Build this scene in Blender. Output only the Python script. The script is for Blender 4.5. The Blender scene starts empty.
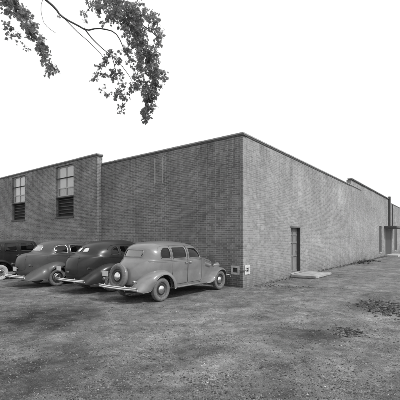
import bpy, bmesh, math, random
from mathutils import Vector, Matrix
from mathutils.bvhtree import BVHTree
R = math.radians
random.seed(7)
SC = bpy.context.scene
COL = SC.collection

# ------------------------------------------------------------------ frame of the place
CAMH = 1.72                                   # eye height
RD = Vector((.611, .792, 0)).normalized()     # along the long right hand wall, and the way the cars point
LD = Vector((-RD.y, RD.x, 0))                 # along the shaded left hand wall
CORNER = Vector((1.517, 12.09, 0))
CAR_RZ = math.atan2(RD.y, RD.x)

# ------------------------------------------------------------------ helpers
def tag(o, label=None, cat=None, group=None, kind=None):
    if label: o['label'] = label
    if cat: o['category'] = cat
    if group: o['group'] = group
    if kind: o['kind'] = kind
    return o

def empty(name, loc=(0, 0, 0), rz=0.0):
    o = bpy.data.objects.new(name, None); COL.objects.link(o)
    o.location = loc; o.rotation_euler = (0, 0, rz); o.empty_display_size = .2
    return o

def link_mesh(name, verts, faces, mat, parent=None, smooth=False, uv=None, mats=None, fmat=None):
    me = bpy.data.meshes.new(name)
    me.from_pydata([tuple(v) for v in verts], [], faces)
    if mats:
        for m in mats: me.materials.append(m)
        if fmat: me.polygons.foreach_set('material_index', fmat)
    else:
        me.materials.append(mat)
    if smooth:
        me.polygons.foreach_set('use_smooth', [True] * len(me.polygons))
    if uv is not None:
        l = me.uv_layers.new(name='UVMap')
        flat = []
        for f in faces:
            for i in f: flat += [uv[i][0], uv[i][1]]
        l.data.foreach_set('uv', flat)
    me.update()
    o = bpy.data.objects.new(name, me); COL.objects.link(o)
    if parent: o.parent = parent
    return o

class MB:
    """collects shapes into one mesh"""
    def __init__(s): s.v = []; s.f = []
    def add(s, v, f):
        n = len(s.v); s.v += [Vector(p) for p in v]; s.f += [tuple(i + n for i in q) for q in f]; return s
    def box(s, c, size, rot=None, bev=0.0):
        bm = bmesh.new(); bmesh.ops.create_cube(bm, size=1)
        for v in bm.verts: v.co = Vector((v.co.x * size[0], v.co.y * size[1], v.co.z * size[2]))
        if bev > 0: bmesh.ops.bevel(bm, geom=bm.edges[:], offset=bev, segments=2, affect='EDGES')
        M = Matrix.Translation(Vector(c)) @ (rot.to_4x4() if rot else Matrix.Identity(4))
        bm.verts.ensure_lookup_table(); bm.verts.index_update()
        s.add([M @ v.co for v in bm.verts], [[v.index for v in f.verts] for f in bm.faces]); bm.free(); return s
    def tube(s, pts, r, seg=8, closed=False, flat=1.0):
        pts = [Vector(p) for p in pts]; n = len(pts); V = []; F = []
        up = Vector((0, 0, 1)); prev = None
        for i, p in enumerate(pts):
            if closed: d = pts[(i + 1) % n] - pts[i - 1]
            else: d = pts[min(i + 1, n - 1)] - pts[max(i - 1, 0)]
            if d.length < 1e-9: d = Vector((1, 0, 0))
            d.normalize()
            if prev is None:
                a = up if abs(d.z) < .9 else Vector((1, 0, 0))
                e1 = d.cross(a).normalized()
            else:
                e1 = prev - d * prev.dot(d)
                if e1.length < 1e-6: e1 = d.cross(up)
                e1.normalize()
            prev = e1; e2 = d.cross(e1)
            rr = r[i] if isinstance(r, (list, tuple)) else r
            for k in range(seg):
                a = 2 * math.pi * k / seg
                V.append(p + e1 * math.cos(a) * rr + e2 * math.sin(a) * rr * flat)
        m = n if closed else n - 1
        for i in range(m):
            for k in range(seg):
                a = i * seg + k; b = i * seg + (k + 1) % seg
                c = ((i + 1) % n) * seg + (k + 1) % seg; d_ = ((i + 1) % n) * seg + k
                F.append((a, b, c, d_))
        if not closed:
            F.append(tuple(range(seg - 1, -1, -1))); F.append(tuple((n - 1) * seg + k for k in range(seg)))
        return s.add(V, F)
    def lathe(s, prof, seg=40, M=None):
        """prof: (axial, radius) pairs round the local y axis"""
        M = M or Matrix.Identity(4); V = []; F = []; n = len(prof)
        for (a, r) in prof:
            for k in range(seg):
                t = 2 * math.pi * k / seg
                V.append(M @ Vector((r * math.cos(t), a, r * math.sin(t))))
        for i in range(n - 1):
            for k in range(seg):
                F.append((i * seg + k, (i + 1) * seg + k, (i + 1) * seg + (k + 1) % seg, i * seg + (k + 1) % seg))
        return s.add(V, F)
    def build(s, name, mat, parent=None, smooth=False):
        return link_mesh(name, s.v, s.f, mat, parent, smooth)

def interp(tab, x):
    if x <= tab[0][0]: return tab[0][1]
    for (a, b), (c, d) in zip(tab, tab[1:]):
        if x <= c:
            t = (x - a) / (c - a); return b + (d - b) * t
    return tab[-1][1]

def catmull(P, step=None, n=None, k=14):
    """smooth curve through points (tuples of any size), resampled evenly"""
    P = [tuple(map(float, p)) for p in P]
    Q = [tuple(2 * a - b for a, b in zip(P[0], P[1]))] + P + [tuple(2 * a - b for a, b in zip(P[-1], P[-2]))]
    out = []
    for i in range(1, len(Q) - 2):
        for j in range(k):
            t = j / k; t2 = t * t; t3 = t2 * t
            out.append(tuple(.5 * ((2 * b) + (c - a) * t + (2 * a - 5 * b + 4 * c - d) * t2 + (3 * b - a - 3 * c + d) * t3)
                             for a, b, c, d in zip(Q[i - 1], Q[i], Q[i + 1], Q[i + 2])))
    out.append(P[-1])
    L = [0]
    for a, b in zip(out, out[1:]): L.append(L[-1] + math.dist(a, b))
    n = n or max(4, int(L[-1] / step))
    res = []; j = 0
    for i in range(n + 1):
        s_ = L[-1] * i / n
        while j < len(L) - 2 and L[j + 1] < s_: j += 1
        t = 0 if L[j + 1] == L[j] else (s_ - L[j]) / (L[j + 1] - L[j])
        res.append(tuple(a + (b - a) * t for a, b in zip(out[j], out[j + 1])))
    return res

# ------------------------------------------------------------------ materials
def newmat(name):
    m = bpy.data.materials.new(name); m.use_nodes = True
    nt = m.node_tree; b = nt.nodes['Principled BSDF']
    return m, nt, b
def N(nt, typ, **kw):
    n = nt.nodes.new(typ)
    for k, v in kw.items(): setattr(n, k, v)
    return n
def math_(nt, op, a, b=None, clamp=False):
    n = N(nt, 'ShaderNodeMath', operation=op); n.use_clamp = clamp
    for i, x in enumerate((a, b)):
        if x is None: continue
        if isinstance(x, (int, float)): n.inputs[i].default_value = x
        else: nt.links.new(x, n.inputs[i])
    return n.outputs[0]
def noise(nt, vec, scale, detail=4, rough=.55, dist=0):
    n = N(nt, 'ShaderNodeTexNoise'); n.inputs['Scale'].default_value = scale
    n.inputs['Detail'].default_value = detail; n.inputs['Roughness'].default_value = rough
    n.inputs['Distortion'].default_value = dist
    if vec is not None: nt.links.new(vec, n.inputs['Vector'])
    return n.outputs['Fac']
def ramp(nt, fac, stops):
    n = N(nt, 'ShaderNodeMapRange'); n.interpolation_type = 'LINEAR'
    n.inputs['From Min'].default_value = stops[0][0]; n.inputs['From Max'].default_value = stops[1][0]
    n.inputs['To Min'].default_value = stops[0][1]; n.inputs['To Max'].default_value = stops[1][1]
    nt.links.new(fac, n.inputs['Value']); return n.outputs[0]
def bump(nt, bsdf, h, dist, strength=1.0):
    n = N(nt, 'ShaderNodeBump'); n.inputs['Distance'].default_value = dist; n.inputs['Strength'].default_value = strength
    nt.links.new(h, n.inputs['Height']); nt.links.new(n.outputs[0], bsdf.inputs['Normal']); return n
def objcoord(nt): return N(nt, 'ShaderNodeTexCoord').outputs['Object']
def mappingscale(nt, vec, sc):
    n = N(nt, 'ShaderNodeMapping'); n.inputs['Scale'].default_value = sc; nt.links.new(vec, n.inputs['Vector']); return n.outputs[0]

def simple(name, g, rough=.6, metal=0, var=.25, scale=12, bmp=0, coat=0, spec=.5):
    m, nt, b = newmat(name)
    co = objcoord(nt); f = noise(nt, co, scale, 5)
    v = ramp(nt, f, ((.3, g * (1 - var)), (.7, g * (1 + var))))
    nt.links.new(v, b.inputs['Base Color'])
    b.inputs['Metallic'].default_value = metal
    r2 = ramp(nt, noise(nt, co, scale * 3, 3), ((.3, max(.03, rough - .1)), (.7, min(1, rough + .1))))
    nt.links.new(r2, b.inputs['Roughness'])
    b.inputs['Specular IOR Level'].default_value = spec
    b.inputs['Coat Weight'].default_value = coat; b.inputs['Coat Roughness'].default_value = .12
    if bmp: bump(nt, b, noise(nt, co, scale * 6, 5), bmp)
    return m

def brick_mat(name, c1, c2, mortar, washlo=.75, washhi=1.25, contrast_seed=0.0):
    m, nt, b = newmat(name)
    uv = N(nt, 'ShaderNodeUVMap').outputs[0]
    # slightly wavering courses, as laid by hand
    wn = N(nt, 'ShaderNodeTexNoise'); wn.inputs['Scale'].default_value = 3.0; nt.links.new(uv, wn.inputs['Vector'])
    wob = N(nt, 'ShaderNodeVectorMath', operation='MULTIPLY_ADD')
    nt.links.new(wn.outputs['Color'], wob.inputs[0]); wob.inputs[1].default_value = (.008, .008, 0); nt.links.new(uv, wob.inputs[2])
    def tex(w):
        t = N(nt, 'ShaderNodeTexBrick'); t.offset = .5
        nt.links.new(wob.outputs[0], t.inputs['Vector'])
        t.inputs['Scale'].default_value = 1; t.inputs['Brick Width'].default_value = w
        t.inputs['Row Height'].default_value = .0715; t.inputs['Mortar Size'].default_value = .0062
        t.inputs['Mortar Smooth'].default_value = .25; t.inputs['Bias'].default_value = -.1
        for k, c in (('Color1', c1), ('Color2', c2), ('Mortar', mortar)): t.inputs[k].default_value = (c, c, c, 1)
        return t
    a, h = tex(.215), tex(.1075)
    sep = N(nt, 'ShaderNodeSeparateXYZ'); nt.links.new(wob.outputs[0], sep.inputs[0])
    row = math_(nt, 'FLOOR', math_(nt, 'DIVIDE', sep.outputs[1], .0715))
    hd = math_(nt, 'GREATER_THAN', math_(nt, 'MODULO', row, 6.0), 4.5)
    mc = N(nt, 'ShaderNodeMix', data_type='RGBA'); nt.links.new(hd, mc.inputs[0])
    nt.links.new(a.outputs['Color'], mc.inputs[6]); nt.links.new(h.outputs['Color'], mc.inputs[7])
    mf = N(nt, 'ShaderNodeMix'); nt.links.new(hd, mf.inputs[0]); nt.links.new(a.outputs['Fac'], mf.inputs[2]); nt.links.new(h.outputs['Fac'], mf.inputs[3])
    bw = N(nt, 'ShaderNodeRGBToBW'); nt.links.new(mc.outputs[2], bw.inputs[0])
    big = ramp(nt, noise(nt, uv, .55, 5, .6, .6), ((.3, washlo), (.7, washhi)))
    mid = ramp(nt, noise(nt, mappingscale(nt, uv, (1, 3.5, 1)), 2.3, 6, .65), ((.3, .88), (.7, 1.14)))
    strk = ramp(nt, noise(nt, mappingscale(nt, uv, (3.2, .22, 1)), 1.4, 5, .6), ((.32, .9), (.68, 1.1)))
    fin = ramp(nt, noise(nt, uv, 70, 3, .6), ((.3, .85), (.7, 1.15)))
    # pale lime bloom in loose patches
    bloom = ramp(nt, noise(nt, mappingscale(nt, uv, (1, 1.6, 1)), .9, 6, .7, 1.0), ((.56, 0), (.74, .07)))
    v = math_(nt, 'MULTIPLY', bw.outputs[0], big); v = math_(nt, 'MULTIPLY', v, mid); v = math_(nt, 'MULTIPLY', v, strk); v = math_(nt, 'MULTIPLY', v, fin)
    # rain-splashed soil on the lowest courses, water streaks running down from the coping
    su = N(nt, 'ShaderNodeSeparateXYZ'); nt.links.new(uv, su.inputs[0]); zz = su.outputs[1]
    def clampd(x):
        c = N(nt, 'ShaderNodeClamp'); nt.links.new(x, c.inputs[0]); return c.outputs[0]
    low = clampd(ramp(nt, math_(nt, 'ADD', zz, math_(nt, 'MULTIPLY', noise(nt, uv, 2.2, 5, .65), -.9)), ((-.35, 1), (.35, 0))))
    run_ = clampd(ramp(nt, noise(nt, mappingscale(nt, uv, (4.5, .16, 1)), 1.5, 4, .6), ((.5, 0), (.66, 1))))
    top = clampd(ramp(nt, math_(nt, 'ADD', zz, math_(nt, 'MULTIPLY', noise(nt, mappingscale(nt, uv, (1, 0, 0)), 1.1, 4, .7), 2.2)), ((4.9, 0), (6.7, 1))))
    st_ = math_(nt, 'ADD', math_(nt, 'MULTIPLY', low, .30), math_(nt, 'MULTIPLY', math_(nt, 'MULTIPLY', run_, top), .34))
    v = math_(nt, 'MULTIPLY', v, math_(nt, 'SUBTRACT', 1.0, st_))
    # a few repaired bands laid in a paler mortar
    band = clampd(ramp(nt, noise(nt, mappingscale(nt, uv, (.35, 1.2, 1)), .8, 3, .5), ((.60, 0), (.63, 1))))
    v = math_(nt, 'MULTIPLY', v, math_(nt, 'ADD', 1.0, math_(nt, 'MULTIPLY', band, .14)))
    bloomc = N(nt, 'ShaderNodeClamp'); nt.links.new(bloom, bloomc.inputs[0]); v = math_(nt, 'ADD', v, bloomc.outputs[0])
    nt.links.new(v, b.inputs['Base Color'])
    b.inputs['Roughness'].default_value = .93; b.inputs['Specular IOR Level'].default_value = .2
    hgt = math_(nt, 'ADD', math_(nt, 'MULTIPLY', math_(nt, 'SUBTRACT', 1.0, mf.outputs[0]), 1.0), math_(nt, 'MULTIPLY', noise(nt, uv, 90, 4), .5))
    bump(nt, b, hgt, .006, .8)
    return m

M = {}
M['brick_left'] = brick_mat('brick_shaded_wall', .125, .215, .37)  # darker copy: part of this wall's shade is in the colour
M['brick_right'] = brick_mat('brick_sunlit_wall', .205, .30, .39, .86, 1.16)  # paler copy: part of the sunlight is in the colour
M['brick_infill'] = brick_mat('infill_brick', .25, .335, .42, .9, 1.1)
M['coping'] = simple('coping', .33, .8, bmp=.004)
M['coping_drip_shade'] = simple('coping_drip_shade', .08, .8)  # dark tone holds the drip shadow below the cap stones
M['roofing'] = simple('roofing', .08, .9)
M['concrete'] = simple('concrete', .31, .9, var=.35, scale=3.5, bmp=.004)
M['concrete_grey'] = simple('concrete_grey', .42, .9, var=.2, scale=9, bmp=.004)
M['whitewash'] = simple('whitewash', .52, .8, var=.2, scale=14, bmp=.002)
M['dark_void'] = simple('dark_void', .02, .9)
M['window_dark_wood'] = simple('window_dark_wood', .07, .7)
M['window_light'] = simple('window_light', .42, .7, var=.08)
M['blind'] = simple('blind', .56, .8, var=.06, scale=2)
M['door_wood'] = simple('door_wood', .20, .65, var=.15, scale=5, bmp=.002)
M['door_dark'] = simple('door_dark', .045, .6)
M['iron'] = simple('iron', .10, .6, metal=.2)
M['rubber'] = simple('rubber', .075, .85, var=.25, scale=18, bmp=.001, spec=.25)
M['rubber_pale'] = simple('rubber_pale', .42, .8, var=.12, scale=18, spec=.25)
M['rubber_dusty'] = simple('rubber_dusty', .15, .9, var=.25, scale=18, bmp=.001, spec=.2)
M['chrome'] = simple('chrome', .72, .22, metal=1, var=.08, scale=10)
M['chrome_dull'] = simple('chrome_dull', .55, .38, metal=1, var=.15, scale=10)
M['underside'] = simple('underside', .025, .9)
M['upholstery'] = simple('upholstery', .14, .95, var=.15)
M['plate'] = simple('plate', .62, .6, var=.1)
M['lens'] = simple('lens', .10, .15, coat=.5)
M['bark'] = simple('bark', .085, .95, var=.35, scale=9, bmp=.02)
M['seam'] = simple('seam', .015, .9)
M['paper'] = simple('paper', .62, .9, var=.08)

def paint(name, g, rough=.42, dust=.25, spec=.4, coat=.12):
    m, nt, b = newmat(name); co = objcoord(nt)
    # road dust gathers low on the body and in loose blotches
    geo = N(nt, 'ShaderNodeSeparateXYZ'); nt.links.new(co, geo.inputs[0])
    low = ramp(nt, geo.outputs[2], ((.3, .9), (1.3, .45)))
    lc = N(nt, 'ShaderNodeClamp'); nt.links.new(low, lc.inputs[0])
    f = math_(nt, 'MULTIPLY', lc.outputs[0], ramp(nt, noise(nt, co, 4, 8, .72, .4), ((.25, 0.15), (.75, .85))))
    f = math_(nt, 'MULTIPLY', f, dust, True)
    mix = N(nt, 'ShaderNodeMix'); nt.links.new(f, mix.inputs[0]); mix.inputs[2].default_value = g; mix.inputs[3].default_value = .30
    v = math_(nt, 'MULTIPLY', mix.outputs[0], ramp(nt, noise(nt, co, 2.2, 4), ((.3, .9), (.7, 1.1))))
    nt.links.new(v, b.inputs['Base Color'])
    rr = math_(nt, 'ADD', math_(nt, 'MULTIPLY', f, .5), rough)
    nt.links.new(rr, b.inputs['Roughness'])
    b.inputs['Specular IOR Level'].default_value = spec; b.inputs['Coat Weight'].default_value = coat; nt.links.new(ramp(nt, noise(nt, co, 4.0, 6, .7), ((.35, .06), (.65, .2))), b.inputs['Coat Roughness'])
    nb = bump(nt, b, noise(nt, co, 3.5, 2), .004, .5)
    return m
M['paint_pale'] = paint('paint_pale', .125, .34, .62, .5, .85)
M['wheel_dark'] = simple('wheel_dark', .07, .5)
M['paint_black'] = paint('paint_black', .018, .30, .07, .28, .12)
M['paint_slate'] = paint('paint_slate', .05, .38, .2, .35)
M['paint_old'] = paint('paint_old', .010, .34, .06, .25, .05)

def glass_mat(name, tint=.8, base_refl=.05):
    m, nt, b = newmat(name); nt.nodes.remove(b)
    tr = N(nt, 'ShaderNodeBsdfTransparent'); tr.inputs[0].default_value = (tint, tint, tint, 1)
    gl = N(nt, 'ShaderNodeBsdfGlossy'); gl.inputs['Roughness'].default_value = .04; gl.inputs[0].default_value = (.95, .95, .95, 1)
    fr = N(nt, 'ShaderNodeLayerWeight'); fr.inputs[0].default_value = .5
    k = math_(nt, 'ADD', math_(nt, 'MULTIPLY', math_(nt, 'POWER', fr.outputs['Facing'], 4.0), .9), base_refl, True)
    mx = N(nt, 'ShaderNodeMixShader'); nt.links.new(k, mx.inputs[0]); nt.links.new(tr.outputs[0], mx.inputs[1]); nt.links.new(gl.outputs[0], mx.inputs[2])
    nt.links.new(mx.outputs[0], nt.nodes['Material Output'].inputs['Surface'])
    return m
M['glass'] = glass_mat('glass', .33, .035)
M['glass_clear'] = glass_mat('glass_clear', .93, .06)
M['glass_bright'] = glass_mat('glass_bright', .5, .8)
M['glass_mid'] = glass_mat('glass_mid', .5, .42)
M['glass_soft'] = glass_mat('glass_soft', .6, .26)

def leaf_mat():
    m, nt, b = newmat('leaf'); nt.nodes.remove(b)
    info = N(nt, 'ShaderNodeTexCoord')
    f = ramp(nt, noise(nt, info.outputs['Object'], 9, 3), ((.3, .13), (.7, .24)))
    d = N(nt, 'ShaderNodeBsdfPrincipled'); nt.links.new(f, d.inputs['Base Color']); d.inputs['Roughness'].default_value = .55
    t = N(nt, 'ShaderNodeBsdfTranslucent'); nt.links.new(math_(nt, 'MULTIPLY', f, 1.6), t.inputs[0])
    mx = N(nt, 'ShaderNodeMixShader'); mx.inputs[0].default_value = .6
    nt.links.new(d.outputs[0], mx.inputs[1]); nt.links.new(t.outputs[0], mx.inputs[2])
    nt.links.new(mx.outputs[0], nt.nodes['Material Output'].inputs['Surface'])
    return m
M['leaf'] = leaf_mat()
M['weed'] = simple('weed', .13, .8, var=.4, scale=20)
def stone_mat():
    m, nt, b = newmat('stone'); g = N(nt, 'ShaderNodeNewGeometry')
    r_ = math_(nt, 'POWER', g.outputs['Random Per Island'], 1.7)
    v = ramp(nt, r_, ((0, .04), (1, .225)))
    nt.links.new(math_(nt, 'MULTIPLY', v, ramp(nt, noise(nt, objcoord(nt), 60, 3), ((.3, .8), (.7, 1.2)))), b.inputs['Base Color'])
    b.inputs['Roughness'].default_value = .95; b.inputs['Specular IOR Level'].default_value = .2; return m
M['stone'] = stone_mat()
M['stone_dark'] = M['stone'].copy(); M['stone_dark'].node_tree.nodes['Map Range'].inputs['To Min'].default_value = .02; M['stone_dark'].node_tree.nodes['Map Range'].inputs['To Max'].default_value = .17
M['stone_white'] = simple('stone_white', .42, .9, var=.2)

# damp, cindery stains, shade painted into the left foreground, darker front edge: (x, y, radius along x, radius along y, depth of tone)
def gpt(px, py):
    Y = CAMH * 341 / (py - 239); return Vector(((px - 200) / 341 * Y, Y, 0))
STAINS_AND_SHADE = []
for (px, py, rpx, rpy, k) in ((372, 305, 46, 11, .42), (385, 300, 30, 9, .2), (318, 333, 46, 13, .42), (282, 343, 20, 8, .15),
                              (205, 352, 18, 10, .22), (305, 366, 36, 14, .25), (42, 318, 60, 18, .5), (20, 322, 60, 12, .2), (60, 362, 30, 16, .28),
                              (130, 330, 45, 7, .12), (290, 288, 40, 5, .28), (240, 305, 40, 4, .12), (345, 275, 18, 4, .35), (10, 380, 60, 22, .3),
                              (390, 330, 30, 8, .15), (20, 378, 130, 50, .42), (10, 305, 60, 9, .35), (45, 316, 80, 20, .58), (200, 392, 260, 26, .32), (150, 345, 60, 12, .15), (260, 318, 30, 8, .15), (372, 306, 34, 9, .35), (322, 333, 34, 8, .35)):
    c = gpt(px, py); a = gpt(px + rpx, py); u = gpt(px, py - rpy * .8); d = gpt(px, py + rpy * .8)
    STAINS_AND_SHADE.append((c.x, c.y, abs(a.x - c.x), max(.25, (u.y - d.y) / 2), k))

def ground_mat():
    m, nt, b = newmat('cinder_gravel')
    co = objcoord(nt)
    g = noise(nt, co, 1.0, 10, .72, .4)
    base = ramp(nt, g, ((.3, .112), (.7, .19)))
    def cells(sc, rnd=1.0):
        t = N(nt, 'ShaderNodeTexVoronoi'); t.inputs['Scale'].default_value = sc; t.inputs['Randomness'].default_value = rnd
        nt.links.new(co, t.inputs['Vector']); return t
    sp, sp2, sp3 = cells(38), cells(75), cells(150)
    # where stones show through the packed cinders
    bare = N(nt, 'ShaderNodeClamp'); nt.links.new(ramp(nt, noise(nt, co, 1.9, 6, .7, .5), ((.44, 0), (.60, 1))), bare.inputs[0]); bare = bare.outputs[0]
    def tone(t, lo, hi, amt):
        r_ = ramp(nt, math_(nt, 'POWER', N_sep(nt, t.outputs['Color']), 1.6), ((0, lo), (1, hi)))
        e = math_(nt, 'ADD', math_(nt, 'MULTIPLY', math_(nt, 'SUBTRACT', r_, 1.0), amt), 1.0); return e
    amt = math_(nt, 'ADD', math_(nt, 'MULTIPLY', bare, .85), .15)
    v = math_(nt, 'MULTIPLY', base, tone(sp, .68, 1.5, amt)); v = math_(nt, 'MULTIPLY', v, tone(sp2, .7, 1.45, amt)); v = math_(nt, 'MULTIPLY', v, tone(sp3, .7, 1.45, 1.0))
    v = math_(nt, 'MULTIPLY', v, ramp(nt, noise(nt, co, .35, 4, .6, .8), ((.3, .78), (.7, 1.2))))
    v = math_(nt, 'MULTIPLY', v, ramp(nt, noise(nt, co, 1.7, 5, .6, .9), ((.34, .72), (.66, 1.28))))
    v = math_(nt, 'MULTIPLY', v, ramp(nt, noise(nt, co, 6.0, 4, .6, .5), ((.34, .8), (.66, 1.2))))
    # ruts pressed by car wheels, slightly paler and smoother
    sr = N(nt, 'ShaderNodeSeparateXYZ'); mr = N(nt, 'ShaderNodeMapping'); mr.vector_type = 'POINT'; mr.inputs['Rotation'].default_value = (0, 0, -CAR_RZ)
    nt.links.new(co, mr.inputs['Vector']); nt.links.new(mr.outputs[0], sr.inputs[0])
    wv = math_(nt, 'ADD', sr.outputs[1], math_(nt, 'MULTIPLY', noise(nt, co, .25, 2), .9))
    rut = math_(nt, 'SINE', math_(nt, 'MULTIPLY', wv, 4.4))
    rut = ramp(nt, rut, ((.2, 1.0), (1.0, 1.10)))
    v = math_(nt, 'MULTIPLY', v, rut)
    # wheel tracks: long smears along the way cars come and go
    mp = N(nt, 'ShaderNodeMapping'); nt.links.new(co, mp.inputs['Vector']); mp.inputs['Rotation'].default_value = (0, 0, -CAR_RZ + R(25)); mp.inputs['Scale'].default_value = (.18, 1.5, 1)
    v = math_(nt, 'MULTIPLY', v, ramp(nt, noise(nt, mp.outputs[0], 1.3, 6, .65, .5), ((.3, .8), (.7, 1.2))))
    # stains, and the painted shade of the left foreground
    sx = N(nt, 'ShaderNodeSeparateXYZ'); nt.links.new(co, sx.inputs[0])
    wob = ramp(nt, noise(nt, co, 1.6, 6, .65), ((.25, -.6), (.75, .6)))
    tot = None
    for (x, y, rx, ry, k) in STAINS_AND_SHADE:
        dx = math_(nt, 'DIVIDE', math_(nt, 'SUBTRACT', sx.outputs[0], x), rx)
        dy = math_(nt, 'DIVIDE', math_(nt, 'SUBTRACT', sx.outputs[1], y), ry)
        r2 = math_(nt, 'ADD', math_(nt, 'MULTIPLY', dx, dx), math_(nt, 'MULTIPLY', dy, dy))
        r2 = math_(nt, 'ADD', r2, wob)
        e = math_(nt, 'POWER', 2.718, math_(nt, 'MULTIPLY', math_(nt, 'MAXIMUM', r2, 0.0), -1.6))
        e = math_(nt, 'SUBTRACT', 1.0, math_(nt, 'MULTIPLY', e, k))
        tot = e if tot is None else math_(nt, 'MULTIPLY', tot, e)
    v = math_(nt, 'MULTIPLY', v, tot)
    nt.links.new(v, b.inputs['Base Color'])
    b.inputs['Roughness'].default_value = .95; b.inputs['Specular IOR Level'].default_value = .15
    ph = math_(nt, 'ADD', math_(nt, 'MULTIPLY', math_(nt, 'SUBTRACT', .6, sp.outputs['Distance']), 1.0), math_(nt, 'MULTIPLY', math_(nt, 'SUBTRACT', .6, sp2.outputs['Distance']), .5))
    ph = math_(nt, 'MULTIPLY', math_(nt, 'MULTIPLY', ph, amt), .5)
    h = math_(nt, 'ADD', ph, math_(nt, 'MULTIPLY', noise(nt, co, 7, 5, .6), .9))
    bump(nt, b, h, .018, .9)
    return m
def N_sep(nt, colsock):
    s_ = N(nt, 'ShaderNodeSeparateColor'); nt.links.new(colsock, s_.inputs[0]); return s_.outputs[0]
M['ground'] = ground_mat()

# ------------------------------------------------------------------ ground
from mathutils import noise as mn
def gz(x, y):
    """height of the yard: gentle ruts; flat at the walls"""
    p = Vector((x, y, 0))
    h = .020 * mn.noise(p * .7) + .012 * mn.noise(p * 2.3) + .006 * mn.noise(p * 6.1)
    return h - .012
def axis(lo, a, b, hi, fine, far):
    out = [a + (b - a) * i / int((b - a) / fine) for i in range(int((b - a) / fine) + 1)]
    s_ = fine; x = b
    while x < hi: s_ *= 1.35; x = min(hi, x + s_); out.append(x)
    s_ = fine; x = a
    while x > lo: s_ *= 1.35; x = max(lo, x - s_); out.insert(0, x)
    return out
xs = axis(-900, -12, 12, 900, .11, 0); ys = axis(-700, 2, 20, 1500, .11, 0)
V = []; F = []
for y in ys:
    for x in xs:
        V.append((x, y, gz(x, y) if abs(x) < 40 and -20 < y < 60 else -.012))
w = len(xs)
for j in range(len(ys) - 1):
    for i in range(w - 1):
        a = j * w + i; F.append((a, a + 1, a + w + 1, a + w))
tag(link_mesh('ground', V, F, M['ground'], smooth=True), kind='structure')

# loose stones: low faceted pebbles
def pebble(mb, c, r, flat=.6):
    base = [(1, 0, 0), (.3, .95, 0), (-.8, .6, 0), (-.8, -.6, 0), (.3, -.95, 0)]
    rz = random.uniform(0, 6.28); cs, sn = math.cos(rz), math.sin(rz)
    v = []
    for (x, y, z) in base:
        k = random.uniform(.75, 1.2); v.append(Vector((c.x + (x * cs - y * sn) * r * k, c.y + (x * sn + y * cs) * r * k, c.z + random.uniform(-.1, .25) * r)))
    ox, oy = random.uniform(-.25, .25) * r, random.uniform(-.25, .25) * r; tw = random.uniform(.45, .75); hh = r * flat * random.uniform(.5, 1.0)
    for k in range(5):
        b_ = v[k]; v.append(Vector((c.x + (b_.x - c.x) * tw + ox, c.y + (b_.y - c.y) * tw + oy, b_.z + hh * random.uniform(.7, 1.15))))
    f = [(i, (i + 1) % 5, 5 + (i + 1) % 5, 5 + i) for i in range(5)] + [(5, 6, 7), (5, 7, 8), (5, 8, 9)]
    mb.add(v, f)
def inyard(p):
    return (p - CORNER).dot(RD) < -.05 or (p - CORNER).dot(LD) < -.05
mb = MB()
for i in range(30000):
    py = 239 + random.uniform(14, 190) ; px = random.uniform(-40, 440); p = gpt(px, py)
    if not inyard(p): continue
    p.z = gz(p.x, p.y); pebble(mb, p, random.choice((.003, .004, .005, .006, .007, .009, .013)) * random.uniform(.7, 1.2) * (1 + .5 * mn.noise(p * 1.3)))
tag(mb.build('gravel', M['stone'], smooth=False), 'loose grey gravel scattered over the cinder yard', 'gravel', kind='stuff')
mb = MB()
for i in range(36):
    py = 239 + random.uniform(20, 190); px = random.uniform(-40, 440); p = gpt(px, py)
    if random.random() < .12: p = gpt(random.gauss(207, 9), random.gauss(377, 7))
    if not inyard(p): continue
    p.z = gz(p.x, p.y); pebble(mb, p, random.uniform(.006, .016))
tag(mb.build('pale_pebbles', M['stone_white']), 'small chalky white pebbles dotted over the yard', 'pebbles', kind='stuff')
def rubble(name, spots, n, label, rlo, rhi):
    mb = MB()
    for i in range(n):
        px, py, sx_, sy_ = random.choice(spots)
        p = gpt(px + random.gauss(0, sx_), py + random.gauss(0, sy_)); p.z = gz(p.x, p.y) + .005
        p.z -= .012 * (rhi > .03); pebble(mb, p, rlo + (rhi - rlo) * random.random() ** 2.4, random.uniform(.4, .85))
    tag(mb.build(name, M['stone_dark']), label, 'rubble', kind='stuff')
rubble('rubble', [(385, 306, 11, 3.5), (374, 304, 12, 2.5), (392, 312, 9, 2.5)], 1100, 'low heap of broken dark clinker at the right of the yard', .009, .055)
rubble('rubble', [(342, 331, 9, 2.6), (352, 333, 8, 2.2)], 800, 'thin spill of dark clinker lumps nearer the camera, right of centre', .006, .038)
rubble('rubble', [(300, 287, 22, 1.2), (270, 286, 10, 1)], 160, 'dark crumbs of clinker in front of the concrete doorstep', .012, .03)

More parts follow.
